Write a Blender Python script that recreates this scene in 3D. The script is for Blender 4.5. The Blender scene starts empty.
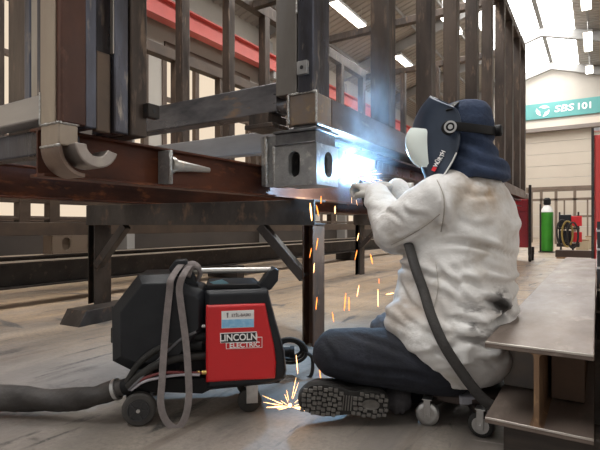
import bpy, bmesh, math, random
from mathutils import Vector, Matrix, noise
PI = math.pi
random.seed(7)
S = bpy.context.scene
C = S.collection
# ------------------------------------------------------------------ camera, world, exposure
H = 0.68                                   # eye height
FL = 470.0                                 # focal length in pixels of the 600 px frame
TH = math.atan(297.0 / FL)                 # yaw to the left of the building axis (+Y)
cam = bpy.data.objects.new('camera', bpy.data.cameras.new('camera'))
C.objects.link(cam)
cam.location = (0, 0, H)
cam.rotation_euler = (PI / 2, 0, TH)
cam.data.sensor_width = 36
cam.data.lens = FL / 600 * 36
cam.data.clip_start = 0.02
S.camera = cam
W = bpy.data.worlds.new('daylight'); S.world = W; W.use_nodes = True
W.node_tree.nodes['Background'].inputs[0].default_value = (1.0, 0.97, 0.93, 1)
W.node_tree.nodes['Background'].inputs[1].default_value = 0.55
S.view_settings.view_transform = 'Standard'
S.view_settings.look = 'None'
S.view_settings.gamma = 1
S.view_settings.exposure = 0.0
SKYLIGHT, WINDOW, TUBE, ARC = 11.5, 0.90, 9.0, 75.0

FW = Vector((-math.sin(TH), math.cos(TH), 0)); RT = Vector((math.cos(TH), math.sin(TH), 0)); UP = Vector((0, 0, 1))
EYE = Vector((0, 0, H))
def P(px, py, t):                          # the place at depth t seen at a pixel of the photograph
    return EYE + FW * t + RT * ((px - 300) / FL * t) + UP * ((225 - py) / FL * t)
def D(r, f, z=0):                          # direction given as right / forward / up of the viewer
    return RT * r + FW * f + UP * z

# ------------------------------------------------------------------ materials
MATS = {}
def mat(name, col, rough=0.5, metal=0.0, col2=None, scale=6.0, stretch=(1, 1, 1), col3=None, bump=0.0, bscale=40.0,
        rvar=0.0, emit=0.0, lo=0.35, hi=0.65, spec=None, detail=6.0, lo3=0.58, hi3=0.7):
    if name in MATS: return MATS[name]
    m = bpy.data.materials.new(name); m.use_nodes = True
    nt = m.node_tree; N = nt.nodes; Lk = nt.links
    b = N['Principled BSDF']
    c4 = lambda c: (c[0], c[1], c[2], 1)
    b.inputs['Base Color'].default_value = c4(col)
    b.inputs['Roughness'].default_value = rough
    b.inputs['Metallic'].default_value = metal
    if spec is not None: b.inputs['Specular IOR Level'].default_value = spec
    if emit:
        b.inputs['Emission Color'].default_value = c4(col)
        b.inputs['Emission Strength'].default_value = emit
    if col2 or bump or rvar:
        tc = N.new('ShaderNodeTexCoord'); oi = N.new('ShaderNodeObjectInfo')
        mp = N.new('ShaderNodeMapping'); mp.inputs['Scale'].default_value = stretch
        ad = N.new('ShaderNodeVectorMath'); ad.operation = 'ADD'
        sc = N.new('ShaderNodeVectorMath'); sc.operation = 'SCALE'; sc.inputs['Scale'].default_value = 13.0
        cx = N.new('ShaderNodeCombineXYZ')
        for i in range(3): Lk.new(oi.outputs['Random'], cx.inputs[i])
        Lk.new(cx.outputs[0], sc.inputs[0])
        Lk.new(tc.outputs['Object'], ad.inputs[0]); Lk.new(sc.outputs[0], ad.inputs[1])
        Lk.new(ad.outputs[0], mp.inputs['Vector'])
        def nz(s, d, a, c):
            n = N.new('ShaderNodeTexNoise'); n.inputs['Scale'].default_value = s; n.inputs['Detail'].default_value = d
            n.inputs['Roughness'].default_value = 0.6
            Lk.new(mp.outputs[0], n.inputs['Vector'])
            r = N.new('ShaderNodeMapRange'); r.inputs[1].default_value = a; r.inputs[2].default_value = c
            Lk.new(n.outputs[0], r.inputs[0]); return r, n
        if col2:
            r, n = nz(scale, detail, lo, hi)
            mx = N.new('ShaderNodeMix'); mx.data_type = 'RGBA'
            mx.inputs[6].default_value = c4(col); mx.inputs[7].default_value = c4(col2)
            Lk.new(r.outputs[0], mx.inputs[0]); out = mx.outputs[2]
            if col3:
                r3, _ = nz(scale * 2.7, detail, lo3, hi3)
                m3 = N.new('ShaderNodeMix'); m3.data_type = 'RGBA'
                Lk.new(out, m3.inputs[6]); m3.inputs[7].default_value = c4(col3)
                Lk.new(r3.outputs[0], m3.inputs[0]); out = m3.outputs[2]
            Lk.new(out, b.inputs['Base Color'])
        if rvar:
            r, _ = nz(scale * 1.7, 4, 0.3, 0.7)
            r.inputs[3].default_value = max(0.05, rough - rvar); r.inputs[4].default_value = min(1, rough + rvar)
            Lk.new(r.outputs[0], b.inputs['Roughness'])
        if bump:
            n = N.new('ShaderNodeTexNoise'); n.inputs['Scale'].default_value = bscale; n.inputs['Detail'].default_value = 5
            Lk.new(mp.outputs[0], n.inputs['Vector'])
            bp = N.new('ShaderNodeBump'); bp.inputs['Strength'].default_value = bump; bp.inputs['Distance'].default_value = 0.01
            Lk.new(n.outputs[0], bp.inputs['Height']); Lk.new(bp.outputs[0], b.inputs['Normal'])
    MATS[name] = m
    return m
def emis(name, col, s):
    if name in MATS: return MATS[name]
    m = bpy.data.materials.new(name); m.use_nodes = True; nt = m.node_tree; nt.nodes.clear()
    e = nt.nodes.new('ShaderNodeEmission'); o = nt.nodes.new('ShaderNodeOutputMaterial')
    e.inputs[0].default_value = (*col, 1); e.inputs[1].default_value = s
    nt.links.new(e.outputs[0], o.inputs[0]); MATS[name] = m; return m

MILL = mat('mill_scale_steel', (.12, .09, .072), .40, .55, (.040, .035, .033), 6, (1, 1, .35), (.24, .16, .11), .15, 60, .1)
BAR = mat('upright_bar_steel', (.105, .078, .062), .42, .45, (.045, .034, .029), 6, (1, 1, .22), (.20, .14, .10), .12, 50, .1)
BLUE = mat('blue_grey_steel', (.13, .14, .18), .33, .75, (.050, .043, .042), 6, (1, 1, .25), (.36, .31, .26), .12, 60, .1)
RAIL = mat('rolled_rail_steel', (.19, .18, .185), .33, .7, (.045, .045, .052), 5, (.35, 1, 1), (.26, .17, .11), .12, 60, .1)
BRIGHT = mat('bright_steel', (.50, .48, .45), .36, .7, (.36, .33, .29), 6, (1, 1, .4), (.60, .50, .38), .1, 60, .1)
RED = mat('red_oxide_steel', (.140, .042, .018), .52, .0, (.040, .014, .009), 5, (1, .35, 1), (.27, .088, .032), .15, 50, .1, spec=.3)
BROWN = mat('red_brown_tube_steel', (.135, .056, .036), .5, .1, (.075, .033, .024), 5, (1, 1, .5), (.21, .10, .065), .1, 50, .1)
DARK = mat('dark_shop_steel', (.040, .033, .029), .5, .3, (.022, .018, .016), 5, (1, 1, 1), (.085, .062, .048), .15, 40, .1)
TRES = mat('trestle_steel', (.075, .062, .054), .45, .4, (.032, .025, .022), 5, (1, 1, .6), (.14, .09, .06), .15, 40, .1)
LEGM = mat('rusty_leg_steel', (.13, .060, .032), .55, .05, (.055, .03, .02), 6, (1, 1, .6), (.21, .12, .07), .15, 40, .1)
RIM = mat('ground_edge_steel', (.62, .58, .53), .38, .7, (.45, .40, .36), 9)
WELD = mat('fresh_weld_bead', (.62, .63, .62), .35, .85, (.40, .38, .36), 90, bump=.6, bscale=120)
CAST = mat('cast_grey_steel', (.40, .40, .395), .45, .3, (.24, .24, .24), 9, (1, 1, 1), (.52, .50, .47), .25, 90, .1)
GIRD = mat('wide_flange_steel', (.21, .165, .138), .46, .35, (.14, .108, .092), 5, (1, .35, 1), (.27, .22, .185), .12, 60, .1)
RUSTY = mat('rusted_web_steel', (.21, .125, .068), .6, .3, (.17, .10, .06), 9, (1, 1, .6), (.38, .24, .13), .2, 50)
WOOD = mat('scrap_timber', (.36, .24, .14), .7, 0, (.26, .16, .09), 5, (8, 1, 8), bump=.2)
BLK = mat('black_moulded_plastic', (.009, .0105, .014), .42, 0, (.015, .017, .021), 12, bump=.08, bscale=300, spec=.35)
BLK2 = mat('matt_black_plastic', (.008, .008, .009), .6, 0, spec=.25)
REDP = mat('red_machine_panel', (.60, .018, .022), .38, 0, (.54, .016, .02), 3)
RUB = mat('black_rubber', (.014, .0135, .013), .7, 0, (.024, .022, .02), 30, bump=.1)
TYRE = mat('grey_tyre_rubber', (.045, .042, .039), .75, 0, (.06, .056, .052), 30)
HUB = mat('wheel_hub_plastic', (.03, .03, .032), .45)
ZINC = mat('zinc_plated_steel', (.55, .55, .55), .3, .85, (.42, .41, .40), 25)
ALU = mat('brushed_handle_bar', (.62, .60, .58), .34, .8, (.55, .53, .50), 30)
BRASS = mat('brass_fitting', (.62, .42, .14), .32, .9)
WEB = mat('grey_webbing', (.26, .225, .22), .85, 0, (.20, .175, .17), 40, (1, 1, 1), bump=.5, bscale=400)
WHITE = mat('white_print', (.85, .85, .84), .5)
BLACKP = mat('black_print', (.015, .015, .016), .5)
LBLUE = mat('light_blue_label', (.18, .45, .72), .5, 0, (.32, .58, .80), 60)
PAPER = mat('white_label', (.78, .78, .77), .5)
REDPR = mat('red_print', (.75, .03, .04), .5)
DENIM = mat('navy_work_trousers', (.0135, .016, .026), .85, 0, (.008, .0095, .015), 14, bump=.35, bscale=60)
GREYCL = mat('charcoal_work_trousers', (.07, .065, .07), .9, 0, (.045, .042, .046), 20, bump=.4, bscale=60)
NAVY = mat('navy_hood_cloth', (.030, .050, .105), .85, 0, (.020, .034, .072), 20, bump=.3, bscale=90)
HELM = mat('dark_helmet_shell', (.040, .056, .088), .30, .25, (.03, .042, .066), 8)
SKIN = mat('skin', (.55, .34, .25), .5)
HAIR = mat('dark_hair', (.03, .02, .015), .6)
GLOVE = mat('pale_leather_glove', (.62, .60, .57), .8, 0, (.50, .47, .43), 30, bump=.3, bscale=80)
SOLE = mat('shaded_gap_sole', (.016, .015, .014), .85, 0, (.03, .028, .026), 25, bump=.15, bscale=80)  # near black base: the shade between tread blocks is in its colour
SOLE2 = mat('worn_rubber_tread', (.105, .097, .09), .8, 0, (.15, .14, .128), 30, bump=.15, bscale=80)
LEATHER = mat('black_boot_leather', (.022, .02, .02), .5, 0, (.03, .028, .027), 30, bump=.2)
SLEEVE = mat('grey_brown_cable_sleeve', (.022, .019, .018), .62, 0, (.042, .036, .033), 9, bump=.5, bscale=30)
GREEN = mat('green_cylinder_paint', (.045, .30, .025), .4, 0, (.035, .24, .02), 6)
PINK = mat('red_crane_girder_paint', (.62, .12, .10), .45, 0, (.52, .10, .085), 1.2)
CLAD = mat('pale_wall_cladding', (.46, .43, .385), .7, 0, (.40, .37, .33), .6)
DECK = mat('roof_deck_metal', (.38, .355, .32), .55, .0, (.31, .29, .265), .5)
TEAL = mat('teal_sign_board', (.10, .34, .33), .5, 0, (.09, .30, .29), 1)
DOORM = mat('cream_door_panels', (.56, .50, .42), .6, 0, (.52, .46, .385), .4)
RAFT = mat('grey_painted_rafter', (.27, .265, .255), .5, 0, (.23, .225, .215), 1)
SHELFB = mat('brown_rack_paint', (.20, .15, .115), .6, 0, (.15, .11, .085), 2)

# the floor: worn concrete with dark rubbed marks, pale bands, tan towards the far left
def floor_mat():
    m = bpy.data.materials.new('worn_concrete'); m.use_nodes = True; nt = m.node_tree; N = nt.nodes; Lk = nt.links
    b = N['Principled BSDF']; tc = N.new('ShaderNodeTexCoord')
    def nz(scale, stretch, a, c, det=8, rot=0):
        mp = N.new('ShaderNodeMapping'); mp.inputs['Scale'].default_value = stretch; mp.inputs['Rotation'].default_value = (0, 0, rot)
        n = N.new('ShaderNodeTexNoise'); n.inputs['Scale'].default_value = scale; n.inputs['Detail'].default_value = det; n.inputs['Roughness'].default_value = .62
        n.inputs['Distortion'].default_value = .5
        r = N.new('ShaderNodeMapRange'); r.inputs[1].default_value = a; r.inputs[2].default_value = c
        Lk.new(tc.outputs['Object'], mp.inputs[0]); Lk.new(mp.outputs[0], n.inputs['Vector']); Lk.new(n.outputs[0], r.inputs[0])
        return r.outputs[0]
    def mix(f, a, c, mode='MIX'):
        x = N.new('ShaderNodeMix'); x.data_type = 'RGBA'; x.blend_type = mode
        for s, v in ((6, a), (7, c)):
            if isinstance(v, tuple): x.inputs[s].default_value = (*v, 1)
            else: Lk.new(v, x.inputs[s])
        if isinstance(f, float): x.inputs[0].default_value = f
        else: Lk.new(f, x.inputs[0])
        return x.outputs[2]
    c = mix(nz(1.6, (1, .5, 1), .36, .64), (.115, .102, .094), (.235, .207, .185))
    c = mix(nz(.9, (2.2, .35, 1), .52, .68), c, (.29, .25, .21))
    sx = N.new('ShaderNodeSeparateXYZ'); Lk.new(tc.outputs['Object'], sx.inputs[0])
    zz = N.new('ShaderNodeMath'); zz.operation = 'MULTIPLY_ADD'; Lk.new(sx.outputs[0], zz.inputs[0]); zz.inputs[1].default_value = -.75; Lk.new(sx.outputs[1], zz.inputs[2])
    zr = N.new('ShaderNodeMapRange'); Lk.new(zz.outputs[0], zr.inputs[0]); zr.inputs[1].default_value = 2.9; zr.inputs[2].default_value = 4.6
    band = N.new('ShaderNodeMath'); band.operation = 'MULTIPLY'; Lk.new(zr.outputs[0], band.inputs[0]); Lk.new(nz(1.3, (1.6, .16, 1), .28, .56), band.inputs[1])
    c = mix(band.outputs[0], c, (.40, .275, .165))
    c = mix(nz(2.4, (2.2, .14, 1), .56, .68), c, (.12, .088, .065))
    c = mix(nz(6, (1, .6, 1), .56, .72), c, (.07, .062, .058))
    c = mix(nz(3.2, (3, .5, 1), .61, .66, 9, .7), c, (.055, .05, .048))
    c = mix(nz(3.0, (.5, 3, 1), .645, .68, 9, .4), c, (.33, .30, .275))
    c = mix(nz(2.1, (.6, 2.4, 1), .60, .66, 10, 1.1), c, (.075, .068, .064))
    c = mix(nz(60, (1, 1, 1), .4, .75, 3), c, (.17, .15, .135))
    Lk.new(c, b.inputs['Base Color'])
    r = N.new('ShaderNodeMapRange'); r.inputs[3].default_value = .32; r.inputs[4].default_value = .6
    Lk.new(nz(2.2, (1, 1, 1), .3, .7), r.inputs[0]); Lk.new(r.outputs[0], b.inputs['Roughness'])
    bp = N.new('ShaderNodeBump'); bp.inputs['Strength'].default_value = .12; bp.inputs['Distance'].default_value = .02
    Lk.new(nz(14, (1, 1, 1), .2, .8), bp.inputs['Height']); Lk.new(bp.outputs[0], b.inputs['Normal'])
    return m

# ------------------------------------------------------------------ mesh helpers
ORG = {}
class B:
    def __init__(s): s.bm = bmesh.new()
    def face(s, vs):
        try: return s.bm.faces.new(vs)
        except ValueError: return None
    def box(s, x0, x1, y0, y1, z0, z1):
        v = [s.bm.verts.new(p) for p in ((x0,y0,z0),(x1,y0,z0),(x1,y1,z0),(x0,y1,z0),(x0,y0,z1),(x1,y0,z1),(x1,y1,z1),(x0,y1,z1))]
        for f in ((3,2,1,0),(4,5,6,7),(0,1,5,4),(1,2,6,5),(2,3,7,6),(3,0,4,7)): s.face([v[i] for i in f])
        return s
    def obox(s, c, ax, ay, az):                     # oriented box from centre and half axes
        c = Vector(c); v = []
        for k in (-1, 1):
            for (i, j) in ((-1,-1),(1,-1),(1,1),(-1,1)): v.append(s.bm.verts.new(c + ax*i + ay*j + az*k))
        for f in ((3,2,1,0),(4,5,6,7),(0,1,5,4),(1,2,6,5),(2,3,7,6),(3,0,4,7)): s.face([v[i] for i in f])
        return s
    def prism(s, pts, fn0, fn1):                    # outline (2D) placed by two functions
        a = [s.bm.verts.new(fn0(p)) for p in pts]; b = [s.bm.verts.new(fn1(p)) for p in pts]
        n = len(pts); s.face(a[::-1]); s.face(b)
        for i in range(n): s.face([a[i], a[(i+1) % n], b[(i+1) % n], b[i]])
        return s
    def loft(s, rings, cap=True):
        R = [[s.bm.verts.new(p) for p in r] for r in rings]; n = len(R[0])
        for a, b in zip(R, R[1:]):
            for i in range(n): s.face([a[i], a[(i+1) % n], b[(i+1) % n], b[i]])
        if cap: s.face(R[0][::-1]); s.face(R[-1])
        return s
    def tube(s, pts, rad, n=10, flat=None, cap=True):   # round or flattened tube along a polyline
        pts = [Vector(p) for p in pts]
        if not hasattr(rad, '__len__'): rad = [rad] * len(pts)
        rings = []; u = None
        for i, p in enumerate(pts):
            d = (pts[min(i+1, len(pts)-1)] - pts[max(i-1, 0)]).normalized()
            if u is None:
                u = d.cross(Vector((0, 0, 1)));
                if u.length < .05: u = d.cross(Vector((1, 0, 0)))
                if flat: u = Vector(flat[0]) - d * d.dot(Vector(flat[0]))
            u = (u - d * d.dot(u)).normalized(); v = d.cross(u)
            k = flat[1] if flat else 1
            rings.append([p + (u * math.cos(2*PI*j/n) + v * math.sin(2*PI*j/n) * k) * rad[i] for j in range(n)])
        return s.loft(rings, cap)
    def cyl(s, p0, p1, r0, r1=None, n=20):
        return s.tube([p0, p1], [r0, r0 if r1 is None else r1], n)
    def lathe(s, c, ax, prof, n=28):                # prof: (along, radius)
        c = Vector(c); ax = Vector(ax).normalized(); u = ax.orthogonal().normalized(); v = ax.cross(u)
        return s.loft([[c + ax*h + (u*math.cos(2*PI*j/n) + v*math.sin(2*PI*j/n)) * max(r, 1e-4) for j in range(n)] for h, r in prof])
    def ball(s, c, r, n=12):
        c = Vector(c); return s.lathe(c, (0, 0, 1), [(-r*math.cos(PI*i/n), r*math.sin(PI*i/n)) for i in range(n+1)], 16)

def wo(p): return ORG.get(p.name, Vector((0, 0, 0)))
def tag(o, label=None, cat=None, group=None, kind=None):
    for k, v in (('label', label), ('category', cat), ('group', group), ('kind', kind)):
        if v: o[k] = v
    return o
def thing(name, label, cat, loc=(0, 0, 0), group=None):
    o = bpy.data.objects.new(name, None); C.objects.link(o); o.location = loc
    o.empty_display_size = .05
    ORG[o.name] = Vector(loc)
    return tag(o, label, cat, group, 'thing')
def obj(name, b, m, parent=None, bevel=0.0, smooth=False, label=None, seg=2, loc=None):
    bm = b.bm if isinstance(b, B) else b
    bmesh.ops.recalc_face_normals(bm, faces=bm.faces)
    o0 = wo(parent) if parent else Vector(loc or (0, 0, 0))
    if o0.length: bmesh.ops.translate(bm, verts=bm.verts, vec=-o0)
    me = bpy.data.meshes.new(name); bm.to_mesh(me); bm.free()
    return link(name, me, m, parent, bevel, smooth, label, seg, o0)
def link(name, me, m, parent, bevel=0, smooth=False, label=None, seg=2, o0=Vector((0,0,0))):
    for mm in (m if isinstance(m, (list, tuple)) else [m]): me.materials.append(mm)
    o = bpy.data.objects.new(name, me); C.objects.link(o)
    if parent: o.parent = parent
    else: o.location = o0
    ORG[o.name] = Vector(o0)
    if bevel:
        md = o.modifiers.new('bevel', 'BEVEL'); md.width = bevel; md.segments = seg; md.limit_method = 'ANGLE'; md.angle_limit = .7
    if smooth or bevel:
        for p in me.polygons: p.use_smooth = True
        if not smooth or smooth == 'auto':
            try:
                bm = bmesh.new(); bm.from_mesh(me)
                for e in bm.edges:
                    if len(e.link_faces) == 2 and e.calc_face_angle(0) > .6: e.smooth = False
                bm.to_mesh(me); bm.free()
            except Exception: pass
    if label: o['label'] = label
    return o
def struct(name, b, m, bevel=0):
    o = obj(name, b, m, None, bevel); o['kind'] = 'structure'; return o
def copy_tree(o, parent=None):
    c = o.copy(); C.objects.link(c)
    if parent: c.parent = parent
    for ch in list(o.children): copy_tree(ch, c)
    return c
def rebuilt(name, b, m, parent, voxel, smooth_it=6, disp=None, label=None):
    """one continuous skin grown over overlapping lofts"""
    bm = b.bm; bmesh.ops.recalc_face_normals(bm, faces=bm.faces)
    me = bpy.data.meshes.new(name); bm.to_mesh(me); bm.free()
    t = bpy.data.objects.new(name + '_tmp', me); C.objects.link(t)
    md = t.modifiers.new('r', 'REMESH'); md.mode = 'VOXEL'; md.voxel_size = voxel
    ms = t.modifiers.new('s', 'SMOOTH'); ms.factor = .5; ms.iterations = smooth_it
    dg = bpy.context.evaluated_depsgraph_get(); dg.update()
    nm = bpy.data.meshes.new_from_object(t.evaluated_get(dg)); bpy.data.objects.remove(t)
    nm.materials.clear()
    if disp:
        nr = [v.normal.copy() for v in nm.vertices]
        for v, n in zip(nm.vertices, nr): v.co += n * disp(v.co)
    o0 = wo(parent)
    for v in nm.vertices: v.co -= o0
    nm.name = name
    return link(name, nm, m, parent, 0, True, label, o0=o0)
def text(name, body, size, mtx, m, parent, depth=.0006, bold=0.0, shear=0.0, align='CENTER', sx=1.0):
    cu = bpy.data.curves.new(name, 'FONT'); cu.body = body; cu.size = size; cu.align_x = align; cu.align_y = 'CENTER'
    cu.extrude = depth; cu.offset = bold; cu.shear = shear
    t = bpy.data.objects.new(name + '_tmp', cu); C.objects.link(t)
    dg = bpy.context.evaluated_depsgraph_get(); dg.update()
    nm = bpy.data.meshes.new_from_object(t.evaluated_get(dg)); bpy.data.objects.remove(t)
    nm.materials.clear()
    nm.transform(Matrix.Diagonal((sx, 1, 1, 1))); nm.transform(mtx); nm.transform(Matrix.Translation(-wo(parent)))
    nm.name = name
    return link(name, nm, m, parent, o0=wo(parent))
def frame_m(o, x, y):                               # matrix from origin, x axis and y axis
    x = Vector(x).normalized(); z = x.cross(Vector(y)).normalized(); y = z.cross(x)
    return Matrix(((x.x, y.x, z.x, o[0]), (x.y, y.y, z.y, o[1]), (x.z, y.z, z.z, o[2]), (0, 0, 0, 1)))
def ibeam_y(b, xc, w, y0, y1, z0, z1, tf, tw):
    b.box(xc-w/2, xc+w/2, y0, y1, z0, z0+tf); b.box(xc-w/2, xc+w/2, y0, y1, z1-tf, z1); b.box(xc-tw/2, xc+tw/2, y0, y1, z0+tf, z1-tf)
    return b
def isec(w, h, tf, tw, r=0.0, n=4):                 # I outline, lower left at (-w/2, 0)
    q = [(-w/2, 0), (w/2, 0), (w/2, tf)]
    def arc(cx, cy, a0, a1): return [(cx + r*math.cos(a0+(a1-a0)*i/n), cy + r*math.sin(a0+(a1-a0)*i/n)) for i in range(n+1)]
    q += arc(tw/2+r, tf+r, -PI/2, -PI) + arc(tw/2+r, h-tf-r, PI, PI/2)
    q += [(w/2, h-tf), (w/2, h), (-w/2, h), (-w/2, h-tf)]
    q += arc(-tw/2-r, h-tf-r, PI/2, 0) + arc(-tw/2-r, tf+r, 0, -PI/2) + [(-w/2, tf)]
    return q

# ------------------------------------------------------------------ the hall
WL, WR, YB, YF = -9.0, 5.0, -4.0, 27.2
RX, RZ, SL = -1.96, 9.0, .306
def rz(x): return RZ - abs(x - RX) * SL
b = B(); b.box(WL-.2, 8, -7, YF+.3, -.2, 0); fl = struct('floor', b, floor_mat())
b = B()
b.box(WL-.2, WL, YB, YF, 5.2, 6.9)
ncol = 8
for i in range(ncol+1):
    y = YB + (YF-YB)*i/ncol; b.box(WL-.2, WL, y-.28, y+.28, .75, 5.2)
struct('wall_left', b, CLAD)
b = B(); b.box(WL-.2, WL+.02, YB, YF, 0, .75); struct('baseboard_left', b, mat('dark_brown_plinth', (.038, .028, .022), .7, 0, (.025, .019, .015), 1))
winm = emis('daylit_window_glass', (1.0, .82, .62), WINDOW)
FRM = mat('brown_window_frame', (.10, .065, .045), .6, 0, (.07, .045, .03), 2)
for i in range(ncol):
    y0 = YB + (YF-YB)*i/ncol + .28; y1 = YB + (YF-YB)*(i+1)/ncol - .28
    b = B(); b.box(WL-.12, WL-.10, y0, y1, .75, 5.2)
    w = struct('window_%d' % (i+1), b, winm)
    f = B()
    f.box(WL-.09, WL+.04, y0, y1, 5.05, 5.2); f.box(WL-.09, WL+.04, y0, y1, .75, .85)
    f.box(WL-.09, WL+.02, y0, y1, 2.2, 2.32); f.box(WL-.09, WL+.02, y0, y1, 3.75, 3.85)
    for k in range(4):
        y = y0 + (y1-y0)*k/3; f.box(WL-.09, WL+.03, y-.07, y+.07, .85, 5.05)
    obj('window_frame', f, FRM, w)
# roof: two pitches of trapezoidal deck either side of a long ridge skylight
def deck(x0, x1, y0, y1):
    bb = B(); bm = bb.bm; prof = []; y = y0
    while y < y1:
        prof += [(y, 0), (y+.12, 0), (y+.15, .035), (y+.25, .035)]; y += .28
    prof.append((y, 0))
    lo = [bm.verts.new((x0, p, rz(x0)+q)) for p, q in prof]; hi = [bm.verts.new((x1, p, rz(x1)+q)) for p, q in prof]
    lo2 = [bm.verts.new((x0, p, rz(x0)+q+.05)) for p, q in prof]; hi2 = [bm.verts.new((x1, p, rz(x1)+q+.05)) for p, q in prof]
    for i in range(len(prof)-1):
        bb.face([lo[i], lo[i+1], hi[i+1], hi[i]]); bb.face([lo2[i], hi2[i], hi2[i+1], lo2[i+1]])
    bb.face([lo[0], hi[0], hi2[0], lo2[0]]); bb.face([lo[-1], lo2[-1], hi2[-1], hi[-1]])
    return bb
SKX0, SKX1 = -3.9, -.76
b = deck(WL-.2, SKX0, YB, YF+.1); d2 = deck(SKX1, WR+.2, YB, YF+.1)
me = bpy.data.meshes.new('t'); d2.bm.to_mesh(me); b.bm.from_mesh(me); d2.bm.free()
struct('ceiling', b, DECK)
skym = emis('skylight_daylight', (1.0, .98, .95), SKYLIGHT)
for i, (x0, x1) in enumerate(((SKX0, RX-.03), (RX+.03, SKX1))):
    b = B(); bm = b.bm
    b.loft([[(x0, YB, rz(x0)+.03), (x1, YB, rz(x1)+.03), (x1, YB, rz(x1)+.06), (x0, YB, rz(x0)+.06)],
            [(x0, YF, rz(x0)+.03), (x1, YF, rz(x1)+.03), (x1, YF, rz(x1)+.06), (x0, YF, rz(x0)+.06)]])
    struct('window_%d' % (20+i), b, skym)
b = B(); b.box(RX-.08, RX+.08, YB, YF, RZ-.10, RZ+.06); struct('trim_1', b, RAFT)
for i, y in enumerate((1.5, 6.7, 11.9, 17.1, 22.0, 26.9)):
    b = B()
    b.prism([(WL, rz(WL)-.05), (RX, RZ-.05), (WR, rz(WR)-.05), (WR, rz(WR)-.42), (RX, RZ-.45), (WL, rz(WL)-.42)],
            lambda p, y=y: (p[0], y-.09, p[1]), lambda p, y=y: (p[0], y+.09, p[1]))
    obj('trim_%d' % (40+i), B().box(WL+.03, WL+.4, y-.1, y+.1, 0, rz(WL)-.45), mat('grey_column_paint', (.22, .21, .20), .6), None)['kind'] = 'structure'
    struct('trim_%d' % (2+i), b, RAFT, .01)
for i, x in enumerate((-8.0, -6.8, -5.6, -4.5, -.3, .8)):
    b = B(); b.box(x-.03, x+.03, YB, YF, rz(x)-.13, rz(x)-.02); struct('trim_%d' % (8+i), b, RAFT)
# unseen right wall: plinth, glowing panes added for reflections, cladding over
b = B(); b.box(WR, WR+.2, YB, YF, 0, 1.1); b.box(WR, WR+.2, YB, YF, 4.6, 6.9)
for i in range(9):
    y = YB + (YF-YB)*i/8; b.box(WR, WR+.2, max(YB, y-.5), min(YF, y+.5), 1.1, 4.6)
struct('wall_right', b, mat('grey_brown_cladding', (.30, .27, .24), .7, 0, (.26, .23, .2), .6))
sidem = emis('added_side_pane_glow', (1.0, .97, .92), 1.5)
for i in range(8):
    y0 = YB + (YF-YB)*i/8 + .5; y1 = YB + (YF-YB)*(i+1)/8 - .5
    w = struct('window_%d' % (30+i), B().box(WR+.1, WR+.12, y0, y1, 1.1, 4.6), sidem)
    f = B()
    for k in range(1, 3): y = y0+(y1-y0)*k/3; f.box(WR+.04, WR+.09, y-.05, y+.05, 1.1, 4.6)
    f.box(WR+.04, WR+.09, y0, y1, 2.8, 2.88); obj('window_frame', f, FRM, w)
# far gable wall with the sectional door
b = B()
b.box(WL-.2, -6.6, YF, YF+.2, 0, 6.0); b.box(1.9, WR+.2, YF, YF+.2, 0, 6.0)
b.prism([(WL-.2, 6.0), (WR+.2, 6.0), (WR+.2, rz(WR)), (RX, RZ), (WL-.2, rz(WL))], lambda p: (p[0], YF, p[1]), lambda p: (p[0], YF+.2, p[1]))
struct('wall_far', b, CLAD)
b = B(); b.box(-6.6, 1.9, YF-.02, YF+.2, 5.62, 6.0); struct('trim_14', b, mat('pale_lintel', (.62, .55, .47), .6))
b = B(); b.box(-6.8, 2.1, YF-.35, YF-.02, 5.45, 5.64); struct('trim_15', b, mat('door_head_shadow', (.20, .17, .15), .6))  # dark strip standing for the shadow band between lintel and door
b = B()
for k in range(9):
    b.box(-6.6, 1.9, YF+.06, YF+.14, .62*k, .62*k+.605)
struct('door_1', b, DOORM, .01)

# ------------------------------------------------------------------ crane girder, lamps, sign
g = thing('crane_girder', 'long red crane runway girder high along the window wall', 'girder', (-8.5, 2, 5.5))
b = B(); b.box(-8.64, -8.36, YB, YF, 5.42, 5.46); b.box(-8.64, -8.36, YB, YF, 5.86, 5.90); b.box(-8.51, -8.49, YB, YF, 5.46, 5.86)
obj('web_and_flanges', b, PINK, g)
b = B(); b.box(-8.53, -8.47, YB, YF, 5.90, 5.97); obj('rail', b, DARK, g)
for y in (1.5, 6.7, 11.9, 17.1, 22.0): obj('wall_bracket', B().box(-9.0, -8.4, y-.12, y+.12, 5.2, 5.42), RAFT, g)
tube_m = emis('lit_lamp_tube', (1.0, .93, .80), TUBE)
def lamp(x, y, z, ln, label):
    t = thing('strip_lamp', label, 'lamp', (x, y, z), 'strip lamps under the roof')
    b = B(); b.box(x-.16, x+.16, y, y+ln, z, z+.08); obj('housing', b, RAFT, t, .01)
    b = B(); b.box(x-.14, x+.14, y+.02, y+ln-.02, z-.05, z-.001); obj('diffuser', b, tube_m, t, .02)
    for yy in (y+.1, y+ln-.1): obj('suspension_wire', B().cyl((x, yy, z+.07), (x, yy, rz(x)), .008, n=6), ZINC, t)
lamp(-6.4, 11.9, 7.1, 2.0, 'longest lit strip lamp, at the top between the corner post and the first bright upright')
lamp(-6.4, 17.0, 7.1, 1.9, 'lit strip lamp seen between the two nearest uprights of the tall frame')
lamp(-8.2, 16.6, 7.0, 1.4, 'small lit strip lamp in the smoke left of the bright upright')
lamp(-3.95, 14.2, 7.1, 2.0, 'lit strip lamp peeping between two uprights above the welding helmet')
lamp(-.3, 16.4, 7.9, 2.0, 'lit strip lamp beside the skylight cut by the top edge of the photo')
lamp(-.3, 20.6, 7.9, 2.2, 'lit strip lamp beside the skylight, in the middle of its row of three')
lamp(-.3, 25.0, 7.9, 1.2, 'smallest strip lamp beside the skylight, nearest the teal sign')

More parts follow.
